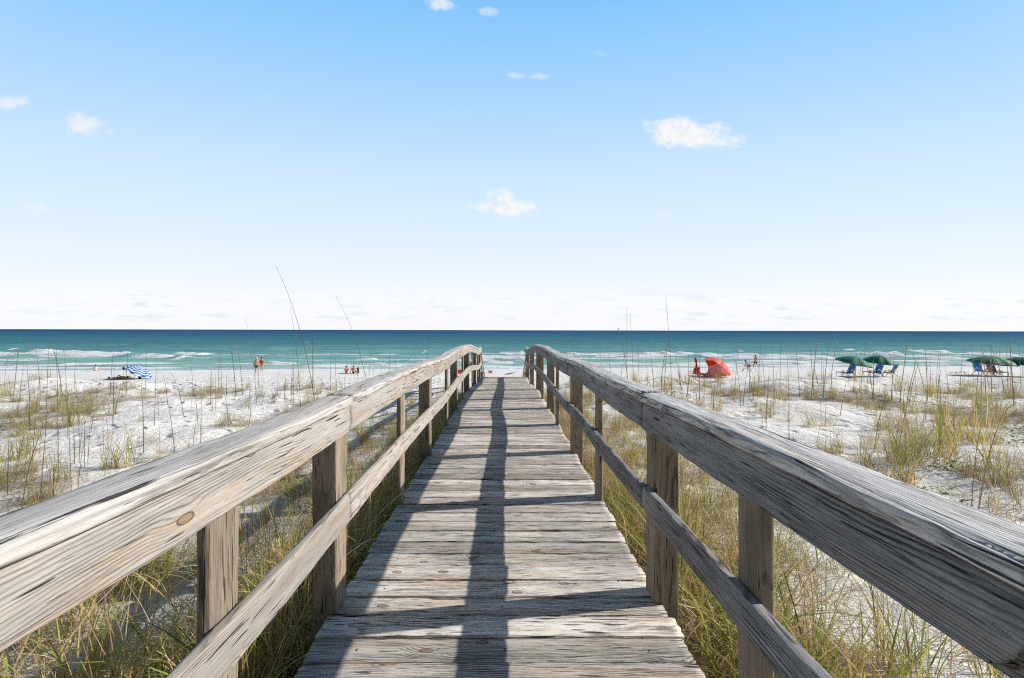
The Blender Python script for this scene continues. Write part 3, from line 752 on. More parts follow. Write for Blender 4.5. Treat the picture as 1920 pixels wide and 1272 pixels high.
def tuft(kind, rg, sc=1.0):
    P = []
    def grp(n, r, L, th, cu, wd, wts, tip=None, K=5):
        a = rg.uniform(0, 2*PI, n); rr = r*np.sqrt(rg.uniform(0, 1, n))*sc; off = rg.uniform(0, 2*PI, n)
        B = np.stack([np.cos(off)*rr, np.sin(off)*rr, np.full(n, -.02)], -1)
        cols = pick_cols(n, wts, rg); tc = None
        if tip: 
            tc = pick_cols(n, tip, rg); mk = rg.uniform(0, 1, (n, 1)) < .5; tc = np.where(mk, tc, cols)
        P.append(blades(B, a, rg.uniform(*L, n)*sc, rg.uniform(*th, n), rg.uniform(*cu, n), rg.uniform(*wd, n), cols, K, rg, tc, rg.uniform(-.6, .6, n)))
    if kind == 'green':
        grp(34, .11, (.28, .62), (.03, .45), (.1, 1.1), (.004, .008), dict(green=5, yellow=3, tan=1), dict(yellow=1, tan=1))
        grp(26, .15, (.18, .45), (.2, .9), (.5, 2.0), (.003, .006), dict(tan=4, brown=2, pale=1))
        grp(5, .08, (.5, .85), (.0, .2), (.0, .3), (.003, .004), dict(tan=2, brown=1))
    elif kind == 'mixed':
        grp(20, .14, (.25, .5), (.05, .6), (.2, 1.4), (.004, .007), dict(green=3, yellow=3, tan=2), dict(tan=1))
        grp(44, .18, (.15, .45), (.2, 1.1), (.6, 2.4), (.003, .006), dict(tan=4, brown=3, pale=1))
        grp(7, .10, (.4, .8), (.0, .3), (.0, .4), (.003, .004), dict(tan=2, brown=2))
    elif kind == 'dry':
        grp(55, .20, (.15, .45), (.2, 1.3), (.4, 2.6), (.003, .005), dict(tan=5, brown=3, pale=2))
        grp(10, .12, (.25, .5), (.0, .5), (.1, 1.0), (.003, .006), dict(green=1, yellow=2))
    elif kind == 'arch':
        grp(13, .10, (.42, .85), (.08, .5), (1.2, 2.6), (.005, .0085), dict(green=4, yellow=3, tan=4), dict(yellow=2, pale=1), 8)
        grp(22, .18, (.3, .65), (.2, 1.0), (1.6, 4.2), (.0035, .006), dict(tan=4, pale=5, brown=2), None, 9)
    elif kind == 'thatch':
        grp(30, .24, (.25, .6), (.3, 1.3), (1.4, 4.6), (.0035, .0055), dict(tan=5, pale=5, brown=2), None, 8)
        grp(8, .12, (.3, .6), (.0, .5), (.2, 1.4), (.006, .010), dict(green=4, yellow=2))
    elif kind == 'upright':
        grp(26, .14, (.35, .75), (.0, .25), (.0, .7), (.003, .006), dict(tan=5, pale=2, yellow=2, green=2), dict(tan=1))
        grp(18, .16, (.2, .5), (.1, .8), (.4, 2.0), (.003, .005), dict(tan=4, brown=2))
    return merge(P)
rg = np.random.default_rng(12)
VAR = {k: [tuft(k, rg) for _ in range(6)] for k in ('green', 'mixed', 'dry', 'arch', 'thatch', 'upright')}

def scatter_mesh(name, places):
    """places: (kind, variant, x, y, rot, scale)"""
    P = []
    for (kd, vi, x, y, ro, sc) in places:
        v, q_, c = VAR[kd][vi]; cr, sr = math.cos(ro), math.sin(ro)
        vv = np.stack([(v[:, 0]*cr-v[:, 1]*sr)*sc+x, (v[:, 0]*sr+v[:, 1]*cr)*sc+y, v[:, 2]*sc+float(gz(x, y))], -1)
        P.append((vv, q_, c))
    V, Q, C = merge(P)
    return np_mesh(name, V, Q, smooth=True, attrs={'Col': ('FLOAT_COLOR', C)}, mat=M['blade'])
def cover_places(sgn, n_try, seed):
    rr = random.Random(seed); out = []
    xs_, ys_ = [], []
    for _ in range(n_try):
        u = rr.random(); y = .25+14.2*u**1.5 if rr.random() < .8 else rr.uniform(.2, 5)
        x = sgn*(.90+rr.expovariate(1/1.25))
        if abs(x) > 6.5: continue
        xs_.append(x); ys_.append(y)
    cv_ = cover(np.array(xs_), np.array(ys_))
    for x, y, c_ in zip(xs_, ys_, cv_):
        if rr.random() > c_: continue
        if y < 5:
            kd = rr.choices(['arch', 'thatch', 'mixed', 'dry', 'green'], [4, 6, 2, 2, 1.5] if sgn > 0 else [5, 4, 2, 2, 2])[0]
        else:
            kd = rr.choices(['upright', 'thatch', 'mixed', 'dry', 'green'], [4, 2, 3, 3, 1.5] if sgn > 0 else [1, 2, 3, 3, 3])[0]
        sc = rr.uniform(.55, 1.0)
        if abs(x) < 1.05: sc *= .7
        elif y < 3.5: sc *= 1.35
        if rr.random() < .58: continue
        out.append((kd, rr.randrange(6), x, y, rr.uniform(0, 6.28), sc))
    return out
def patch_places(sgn, n_try, seed):
    rr = random.Random(seed); out = []
    P = []
    for _ in range(n_try):
        y = rr.uniform(3.0, 17.2); P.append((sgn*rr.uniform(2.0, y*1.3+1.0), y))
    P = np.array(P); cv_ = cover(P[:, 0], P[:, 1])
    for (x, y), c_ in zip(P, cv_):
        if rr.random() > c_*1.2: continue
        out.append((rr.choices(['mixed', 'dry', 'green', 'thatch'], [3, 5, 2, 3])[0], rr.randrange(6), x, y, rr.uniform(0, 6.28), rr.uniform(.35, .85)))
    return out
for sgn, nm, sd in ((-1, 'left', 15), (1, 'right', 16)):
    pl = patch_places(sgn, 2600, sd)
    o = link('dune_grass', scatter_mesh('dune_grass', pl))
    tag(o, 'low patchy straw and green ground grass across the open dune %s of the boardwalk' % nm, 'grass', kind='stuff')
    print('patch', nm, len(pl))
for sgn, nm, sd in ((-1, 'left', 5), (1, 'right', 6)):
    pl = cover_places(sgn, 2900, sd)
    o = link('dune_grass', scatter_mesh('dune_grass', pl))
    tag(o, 'thick tangle of dry tan and green dune grass along the %s edge of the boardwalk' % nm, 'grass', kind='stuff')
    print('cover', nm, len(pl))

# litter: short dry bits lying on the dune sand
n = 20000
lx = rg.uniform(-14, 14, n); ly = rg.uniform(.3, 18, n)**1.0
keep = (fbm(lx/1.3, ly/1.3, 0, 77, 3)+.75*cover(lx, ly) > .17) & (np.abs(lx) > .8) & (np.abs(lx) < ly*1.35+1.5)
lx, ly = lx[keep], ly[keep]; n = len(lx)
B = np.stack([lx, ly, gz(lx, ly)+.006], -1)
v, q_, c = blades(B, rg.uniform(0, 6.28, n), rg.uniform(.03, .16, n), rg.uniform(1.25, 1.5, n), rg.uniform(-.3, .5, n), rg.uniform(.002, .005, n), pick_cols(n, dict(tan=3, brown=4, pale=1), rg), 3, rg)
o = link('plant_litter', np_mesh('plant_litter', v, q_, attrs={'Col': ('FLOAT_COLOR', c)}, mat=M['blade']))
tag(o, 'scattered dry straw bits lying on the white dune sand', 'plant litter', kind='stuff')

# single tufts on the open dune
TM = {}
for k in ('green', 'mixed', 'dry', 'upright'):
    TM[k] = [np_mesh('grass_tuft', *VAR[k][i][:2], smooth=True, attrs={'Col': ('FLOAT_COLOR', VAR[k][i][2])}, mat=M['blade']) for i in range(6)]
words = {'green': 'leafy green tuft of dune grass', 'mixed': 'mixed green and straw coloured grass tuft', 'dry': 'low dry brown tuft of beach grass', 'upright': 'upright straw coloured tuft of dune grass'}
def put_tuft(kd, x, y, sc, rr):
    o = link('grass_tuft', rr.choice(TM[kd])); o.location = (x, y, float(gz(x, y))); o.rotation_euler = (0, 0, rr.uniform(0, 6.28)); o.scale = (sc, sc, sc*rr.uniform(.9, 1.15))
    sidew = 'left' if x < 0 else 'right'; where = 'near the boardwalk rail' if y < 7 else ('in the middle of the dune' if y < 12.5 else 'on the dune edge above the beach')
    tag(o, '%s %s, %s side' % (words[kd], where, sidew), 'grass tuft', '%s, %s side %s' % (words[kd], sidew, where))
rr = random.Random(21)
tl = [(15,800,.9,'green'),(5,745,.9,'green'),(38,862,1.1,'green'),(15,905,1,'green'),(112,905,.9,'green'),(165,775,1,'green'),(180,790,.8,'mixed'),(213,778,1,'green'),(230,878,1.25,'green'),(205,880,.9,'green'),(265,900,.8,'mixed'),(378,748,1,'green'),(412,747,.8,'green'),(350,750,.8,'dry'),(488,742,.8,'mixed'),(520,742,.7,'mixed'),(600,738,.9,'green'),(640,728,.9,'mixed'),(625,733,.9,'green'),(575,738,.8,'dry'),(140,735,.8,'dry'),(30,735,.7,'dry'),(95,935,.8,'mixed'),(300,865,.9,'mixed'),(325,880,.9,'mixed'),(350,850,.8,'mixed'),(280,830,.7,'dry'),(130,800,.8,'dry'),(460,760,.7,'dry'),(440,740,.6,'mixed'),(550,740,.7,'mixed'),(60,760,.7,'mixed'),
      (1345,772,1.1,'green'),(1315,760,1,'mixed'),(1442,784,1.1,'green'),(1425,775,.8,'mixed'),(1520,800,1.1,'green'),(1555,800,.9,'mixed'),(1528,750,.9,'green'),(1565,748,1.1,'green'),(1590,755,.9,'mixed'),(1648,745,.8,'dry'),(1665,752,1.0,'green'),(1668,800,1.1,'dry'),(1735,742,1.3,'green'),(1750,746,1.1,'green'),(1765,748,.9,'mixed'),(1845,772,1.5,'green'),(1860,778,1.5,'mixed'),(1835,765,1.3,'green'),(1870,765,1.3,'dry'),(1690,812,1.3,'mixed'),(1655,808,1.2,'green'),(1710,830,1.2,'dry'),(1735,835,1.2,'mixed'),(1690,868,1.4,'green'),(1670,850,1.0,'dry'),(1630,840,1.0,'mixed'),(1650,835,1.1,'dry'),(1625,880,.9,'green'),(1785,880,1.1,'mixed'),(1780,850,1.0,'green'),(1800,872,1.0,'dry'),(1690,905,1.3,'green'),(1700,912,1.1,'mixed'),(1790,815,1.0,'green'),(1815,825,.9,'mixed'),(1860,880,1.2,'green'),(1880,905,1.0,'green'),(1865,915,1.0,'mixed'),(1910,880,1.0,'mixed'),(1905,742,1.2,'green'),(1885,738,1.0,'mixed'),(1810,732,1.1,'green'),(1830,730,1.0,'dry'),(1570,850,.8,'green'),(1600,865,.7,'dry'),(1400,850,.8,'dry'),(1475,790,.7,'mixed'),(1480,840,.7,'dry'),(1705,733,.6,'green'),(1905,955,1.1,'mixed'),(1880,975,1.0,'dry'),(1280,755,.9,'mixed'),(1260,745,.9,'green')]
for (px, py, sc, kd) in tl:
    x, y, z_ = ground(px, py); put_tuft(kd, x, y, sc*1.0, rr)
cnt = 0; tries = 0
while cnt < 200 and tries < 9000:
    tries += 1
    y = rr.uniform(3.0, 17.2); x = rr.uniform(-1, 1)*(y*1.30+.5)
    if abs(x) < 1.6: continue
    dn = float(fbm(x/1.9+1.5, y/1.5, 0, 131, 3))+(.12 if x > 0 else -.02)+.12*float(sst(12, 15.5, y))
    if rr.random() > max(0, dn*2.0): continue
    put_tuft(rr.choices(['green', 'mixed', 'dry', 'upright'], [3, 4, 4, 1])[0], x, y, rr.choice((.45,.6,.8,1.0,1.3,1.5))*rr.uniform(.85,1.1), rr); cnt += 1

# tall sea-oat stalks
def stalk_mesh(rg_, H=1.7, lean=.1, curve=.25, head=.5):
    P = []
    K = 14; n = 1
    # culm as crossed ribbons
    for a0 in (0, PI/2):
        B = np.array([[0, 0, -.05]]); az0 = np.array([0.0])
        cols = np.array([[.26,.19,.11]])*rg_.uniform(.8, 1.25)  # culm colour darkened to carry the shadow side of the stalks
        th0, cu = np.array([lean]), np.array([curve])
        pts = [B[0]]
        for k in range(K):
            th = lean+curve*((k+.5)/K)**1.8; pts.append(pts[-1]+np.array([math.sin(th), 0, math.cos(th)])*H/K)
        pts = np.array(pts); wdt = np.interp(np.linspace(0, 1, K+1), [0, .6, 1], [.012, .009, .0035])
        wv = np.array([math.cos(a0), math.sin(a0), 0])
        V = np.stack([pts-wv*wdt[:, None]/2, pts+wv*wdt[:, None]/2], 1).reshape(-1, 3)
        i = np.arange(K)*2; q_ = np.stack([i, i+1, i+3, i+2], -1)
        Cc = np.tile(np.append(cols[0], 1), (len(V), 1)); P.append((V, q_, Cc))
    # remnant leaves and the spent seed head
    nb = int(rg_.integers(1, 5))
    idx = rg_.integers(1, K-3, nb); B = pts[idx]
    P.append(blades(B, rg_.uniform(0, 6.28, nb), rg_.uniform(.12, .38, nb), rg_.uniform(.2, .8, nb), rg_.uniform(.3, 2.2, nb), rg_.uniform(.003, .006, nb), pick_cols(nb, dict(tan=3, brown=2), rg_), 5, rg_))
    if head > 0:
        nb = int(18*head); tpos = rg_.uniform(.80, 1.0, nb); B = np.stack([np.interp(tpos*K, np.arange(K+1), pts[:, j]) for j in range(3)], -1)
        P.append(blades(B, rg_.uniform(0, 6.28, nb), rg_.uniform(.015, .05, nb), rg_.uniform(.1, .6, nb)+lean, rg_.uniform(.2, 1.2, nb), rg_.uniform(.004, .007, nb), pick_cols(nb, dict(tan=3, brown=3), rg_), 3, rg_))
    V, Q, C = merge(P); return np_mesh('sea_oat_stalk', V, Q, smooth=False, attrs={'Col': ('FLOAT_COLOR', C)}, mat=M['blade'])
SM = [stalk_mesh(rg, 1.0, rg.uniform(.0, .14), rg.uniform(-.05, .4), rg.uniform(0, .7)) for _ in range(12)]
SMs = [stalk_mesh(rg, 1.0, rg.uniform(.0, .09), rg.uniform(-.03, .22), rg.uniform(0, .4)) for _ in range(8)]
def put_stalk(px, pyb, pyt, az_=None, mesh=None, label=None, group=None, thick=1.0):
    x, y, z_ = ground(px, pyb); Ht = (pyb-pyt)*y/F
    me = mesh or rr.choice(SMs)
    o = link('sea_oat_stalk', me); o.location = (x, y, z_); o.rotation_euler = (0, 0, rr.uniform(0, 6.28) if az_ is None else az_)
    o.scale = (1.0*thick if mesh is None else Ht, 1.0*thick if mesh is None else Ht, Ht)
    sidew = 'left' if x < 0 else 'right'
    where = 'close to the rail' if y < 6 else ('in mid dune' if y < 11 else 'at the far dune edge')
    tag(o, label or 'thin dry upright sea oat stalk standing %s, %s of the boardwalk' % (where, sidew), 'sea oat stalk', group or ('sea oat stalks %s, %s side' % (where, sidew) if not label else None))
    return o
# long leaning stalks that reach above the horizon, left
for (bx, by_, tx_, ty_, lab) in [(604, 850, 507, 498, 'tallest sea oat stalk, arching left above the horizon over the left handrail'),
                                 (566, 800, 541, 572, 'straight sea oat stalk just left of the tallest arching one'),
                                 (700, 790, 622, 556, 'sea oat stalk with its tip curving left above the horizon, right of the tallest stalk'),
                                 (482, 760, 457, 594, 'thin sea oat stalk rising behind the standing couple'),
                                 (1262, 800, 1246, 553, 'tallest sea oat stalk on the right, leaning left above the horizon'),
                                 (1176, 790, 1175, 575, 'first of the paired dark stalks behind the right handrail'),
                                 (1190, 790, 1180, 585, 'second of the paired dark stalks behind the right handrail')]:
    x, y, z_ = ground(bx, by_); sc = y/F
    dxw = (tx_-bx)*sc; Ht = (by_-ty_)*sc
    Lh = math.hypot(dxw, Ht); a = math.atan2(abs(dxw), Ht)
    me = stalk_mesh(rg, Lh*1.01, a*.45, a*1.25, .5)
    o = link('sea_oat_stalk', me); o.location = (x, y, z_); o.rotation_euler = (0, 0, PI if dxw < 0 else 0)
    tag(o, lab, 'sea oat stalk')
ls = [(110,905,628),(135,930,622),(150,850,690),(60,870,700),(85,820,640),(40,960,780),(118,745,640),(290,800,690),(300,830,680),(315,760,700),(330,860,750),(270,850,715),(345,780,690),(372,800,720),(395,760,690),(405,770,680),(425,745,700),(466,770,715),(470,780,700),(490,760,730),(520,745,690),(533,755,700),(620,735,650),(632,738,660),(645,738,665),(655,735,680),(668,732,668),(560,750,700),(590,745,705),(20,750,700),(180,760,700),(230,745,690),(0,860,720),(15,930,820),(75,950,760),(100,960,840),(145,960,820),(165,870,790),
      (1275,770,690),(1290,760,660),(1305,760,680),(1320,755,670),(1335,760,665),(1350,760,670),(1370,755,680),(1390,765,660),(1405,750,665),(1420,750,625),(1435,790,690),(1450,780,690),(1470,770,720),(1480,830,715),(1500,745,645),(1525,745,640),(1540,730,650),(1600,735,650),(1612,735,665),(1625,740,690),(1718,735,625),(1735,738,650),(1745,735,665),(1755,740,640),(1765,770,700),(1780,735,680),(1800,735,640),(1815,735,690),(1825,735,625),(1840,770,630),(1850,765,650),(1860,735,625),(1873,740,630),(1885,740,640),(1895,735,625),(1905,760,680),(1915,735,620),(1700,960,760),(1822,960,780),(1830,990,770),(1690,790,700),(1760,850,740),(1790,830,730),(1575,780,710),(1540,790,720),(1215,735,655),(1200,740,640),(1228,740,650),(1240,745,630),(1160,740,660),(1145,735,650),(1130,735,640),(1180,735,605),(1100,735,665),(760,735,675),(745,738,660),(730,735,650),(715,738,680),(700,740,690),(690,735,650),(780,735,690),(800,735,606),(820,735,690),(1090,735,620),(1080,735,660)]
for (px, yb, yt) in ls: put_stalk(px, yb, yt, mesh=rr.choice(SM) if rr.random() < .25 else None, thick=rr.uniform(.8, 1.3)*(1.0 if yb < 800 else .8))
for _ in range(46):
    px = rr.uniform(1240, 1920) if rr.random() < .72 else rr.uniform(0, 640); yb = rr.uniform(730, 765); put_stalk(px, yb, rr.uniform(618, 690), mesh=rr.choice(SM) if rr.random() < .35 else None, thick=rr.uniform(1.0, 1.8))
for _ in range(80):
    px = rr.uniform(0, 1920)
    if 640 < px < 1230: continue
    yb = rr.uniform(728, 880); put_stalk(px, yb, yb-rr.uniform(35, 130), mesh=rr.choice(SM) if rr.random() < .3 else None, thick=rr.uniform(.7, 1.3))

# small round-leaved plants
m, t = newmat('leaf_green')
tc = t.n('ShaderNodeTexCoord').outputs['Object']; c = t.mix(t.noise(tc, 20, 2), (.11,.20,.03), (.30,.36,.06))
p = t.pbr(c, .5, .3); t.out(p.outputs[0]); M['leaf'] = m
def leafy(seed):
    r_ = random.Random(seed); b = MB()
    for _ in range(60):
        a = r_.uniform(0, 6.28); d = .22*math.sqrt(r_.random()); x, y = math.cos(a)*d, math.sin(a)*d; z = r_.uniform(.02, .13)
        s_ = r_.uniform(.014, .03); az_ = r_.uniform(0, 6.28); ti = r_.uniform(-.5, .5)
        ring = []
        for k in range(7):
            q_ = 2*PI*k/7; lx_, ly_ = math.cos(q_)*s_, math.sin(q_)*s_*.8
            ring.append((x+lx_*math.cos(az_)-ly_*math.sin(az_), y+lx_*math.sin(az_)+ly_*math.cos(az_), z+lx_*ti))
        b.add(ring+[(x, y, z-.004)], [(k, (k+1)%7, 7) for k in range(7)])
        b.add([(x-.001, y, z), (x+.001, y, z), (x*.7, y*.7, -.01)], [(0, 1, 2)])
    o = b.build('leafy_plant', M['leaf']); return o
lp = [leafy(s_) for s_ in (1, 2)]
for i, (px, py, lab) in enumerate([(1762, 945, 'bright green round leaved plant on the sand just beyond the right handrail'), (1895, 835, 'small bright green leafy plant near the right edge below the far tuft'), (1780, 882, 'low yellow green leafy plant at the foot of the brown tufts'), (1900, 812, 'small green leafy plant in the sand at the right edge'), (760, 868, 'small green leafy plant in the left grass below the middle rail')]):
    o = lp[i] if i < 2 else lp[i % 2].copy()
    if i >= 2: COL.objects.link(o)
    x, y, z_ = ground(px, py); o.location = (x, y, z_); o.scale = (1.1,)*3; tag(o, lab, 'plant')
#--BEACH--
# ------------------------------------------------------------------ beach things
M['skin'] = simple_mat('skin', (.56,.34,.25), .5, .3, .08)
M['skin_red'] = simple_mat('sunburnt_skin', (.66,.36,.26), .5, .3, .08)
M['hair'] = simple_mat('dark_hair', (.035,.025,.02), .6)
M['white_cloth'] = simple_mat('white_cloth', (.75,.75,.73), .8)
M['red_cloth'] = simple_mat('red_cloth', (.62,.035,.02), .75)
M['purple_cloth'] = simple_mat('plum_cloth', (.13,.09,.14), .8)
M['black_cloth'] = simple_mat('black_cloth', (.02,.022,.028), .8)
M['navy'] = simple_mat('navy_cloth', (.03,.06,.16), .8)
M['grey_cloth'] = simple_mat('grey_cloth', (.20,.18,.16), .8)
M['pink'] = simple_mat('pink_plastic', (.60,.05,.12), .4)
M['pink_cloth'] = simple_mat('pink_cloth', (.75,.35,.33), .8)
M['orange'] = simple_mat('orange_plastic', (.80,.32,.02), .4)
M['teal'] = simple_mat('teal_cloth', (.04,.28,.25), .6)
M['blue_sling'] = simple_mat('blue_sling', (.015,.16,.52), .7, trans=.2)
M['green_can'] = simple_mat('green_canvas', (.014,.175,.105), .7, .3, .15, 3, trans=.10)
M['red_can'] = simple_mat('red_nylon', (.90,.20,.16), .6, .3, .1, 3, trans=.28)
M['chair_wood'] = simple_mat('varnished_wood', (.42,.26,.13), .5, .3, .2, 12)
M['metal'] = simple_mat('pale_metal', (.55,.56,.57), .35, .5)
M['drift'] = simple_mat('driftwood', (.28,.24,.20), .8, .2, .3, 20)
m, t = newmat('striped_canvas')
tc = t.n('ShaderNodeTexCoord').outputs['Object']; sp = t.n('ShaderNodeSeparateXYZ'); t.l(tc, sp.inputs[0])
r_ = t.math('SQRT', t.math('ADD', t.math('MULTIPLY', sp.outputs[0], sp.outputs[0]), t.math('MULTIPLY', sp.outputs[1], sp.outputs[1])))
st_ = t.math('GREATER_THAN', t.math('FRACT', t.math('MULTIPLY', r_, 5.0)), .48)
c = t.mix(st_, (.70,.78,.85), (.02,.12,.42)); p = t.pbr(c, .7, .2); tr_ = t.n('ShaderNodeBsdfTranslucent'); t.l(c, tr_.inputs[0])
mx = t.n('ShaderNodeMixShader', i_0=.2); t.l(p.outputs[0], mx.inputs[1]); t.l(tr_.outputs[0], mx.inputs[2]); t.out(mx.outputs[0]); M['stripe'] = m

def skin(name, V, E, Rr, mat, parent, root=0, sub=1):
    me = bpy.data.meshes.new(name); me.from_pydata([tuple(v) for v in V], E, []); me.materials.append(mat)
    o = link(name, me, parent)
    if not me.skin_vertices:
        bm = bmesh.new(); bm.from_mesh(me); bm.verts.layers.skin.verify(); bm.to_mesh(me); bm.free()
    for i, sv in enumerate(me.skin_vertices[0].data):
        r = Rr[i]; sv.radius = (r, r) if not hasattr(r, '__len__') else r; sv.use_root = (i == root)
    md = o.modifiers.new('skin', 'SKIN'); md.use_smooth_shade = True
    su = o.modifiers.new('sub', 'SUBSURF'); su.levels = sub; su.render_levels = sub
    return o
BASE = dict(pel=(0,0,.95), wai=(0,0,1.09), che=(0,.01,1.31), nec=(0,0,1.50), hed=(0,.015,1.60), top=(0,.01,1.71),
            shL=(.18,0,1.42), elL=(.25,-.03,1.14), wrL=(.27,.05,.90), shR=(-.18,0,1.42), elR=(-.25,-.03,1.14), wrR=(-.27,.05,.90),
            hiL=(.09,0,.90), knL=(.10,.03,.50), anL=(.10,-.02,.09), toL=(.12,.15,.03), hiR=(-.09,0,.90), knR=(-.10,.03,.50), anR=(-.10,-.02,.09), toR=(-.12,.15,.03))
POSES = {
 'stand': {},
 'hips': dict(elL=(.40,-.08,1.20), wrL=(.22,.02,1.02), elR=(-.38,-.08,1.20), wrR=(-.2,.05,1.02)),
 'walk': dict(knL=(.10,.24,.55), anL=(.10,.34,.12), toL=(.11,.50,.08), knR=(-.10,-.08,.50), anR=(-.10,-.40,.16), toR=(-.11,-.33,.03), elL=(.27,-.18,1.20), wrL=(.24,-.10,.98), elR=(-.27,.10,1.18), wrR=(-.2,.30,1.10)),
 'bend': dict(pel=(0,-.18,.80), wai=(0,-.10,.92), che=(0,.10,1.08), nec=(0,.24,1.22), hed=(0,.31,1.30), top=(0,.38,1.38), shL=(.17,.18,1.14), elL=(.22,.25,.88), wrL=(.15,.36,.66), shR=(-.17,.18,1.14), elR=(-.22,.25,.88), wrR=(-.15,.36,.66),
              hiL=(.09,-.18,.76), hiR=(-.09,-.18,.76), knL=(.10,.10,.46), anL=(.10,-.05,.09), toL=(.11,.12,.03), knR=(-.10,-.14,.42), anR=(-.1,-.34,.12), toR=(-.11,-.2,.03)),
 'sit': dict(pel=(0,0,.13), wai=(0,-.03,.27), che=(0,-.05,.48), nec=(0,-.01,.67), hed=(0,.03,.77), top=(0,.03,.88), shL=(.17,-.04,.59), elL=(.26,.12,.40), wrL=(.16,.34,.42), shR=(-.17,-.04,.59), elR=(-.28,-.14,.32), wrR=(-.26,-.22,.08),
             hiL=(.09,.04,.13), hiR=(-.09,.04,.13), knL=(.13,.40,.44), anL=(.12,.62,.09), toL=(.13,.80,.04), knR=(-.13,.46,.40), anR=(-.12,.70,.09), toR=(-.13,.88,.04)),
 'recline': dict(pel=(0,0,.13), wai=(0,-.12,.20), che=(0,-.32,.34), nec=(0,-.46,.47), hed=(0,-.50,.57), top=(0,-.53,.68), shL=(.18,-.38,.42), elL=(.28,-.50,.20), wrL=(.26,-.30,.07), shR=(-.18,-.38,.42), elR=(-.28,-.50,.20), wrR=(-.26,-.30,.07),
             hiL=(.09,.06,.12), hiR=(-.09,.06,.12), knL=(.12,.46,.30), anL=(.12,.82,.08), toL=(.13,.95,.12), knR=(-.12,.48,.14), anR=(-.12,.92,.07), toR=(-.13,1.0,.14)),
 'lie': dict(pel=(0,0,.12), wai=(0,-.15,.12), che=(0,-.38,.14), nec=(0,-.57,.14), hed=(0,-.68,.15), top=(0,-.79,.14), shL=(.18,-.50,.12), elL=(.30,-.28,.08), wrL=(.28,-.04,.07), shR=(-.18,-.50,.12), elR=(-.30,-.28,.08), wrR=(-.28,-.04,.07),
             hiL=(.09,.06,.12), hiR=(-.09,.06,.12), knL=(.12,.44,.34), anL=(.12,.70,.07), toL=(.13,.86,.06), knR=(-.12,.50,.12), anR=(-.12,.92,.07), toR=(-.13,.97,.16)),
 'armchair': dict(pel=(0,0,.50), wai=(0,-.06,.62), che=(0,-.16,.84), nec=(0,-.22,1.03), hed=(0,-.20,1.13), top=(0,-.20,1.24), shL=(.18,-.18,.95), elL=(.30,-.02,.74), wrL=(.28,.22,.72), shR=(-.18,-.18,.95), elR=(-.30,-.02,.74), wrR=(-.28,.22,.72),
             hiL=(.09,.06,.50), hiR=(-.09,.06,.50), knL=(.12,.48,.52), anL=(.12,.66,.16), toL=(.13,.82,.10), knR=(-.12,.48,.52), anR=(-.12,.66,.16), toR=(-.13,.82,.10)),
}
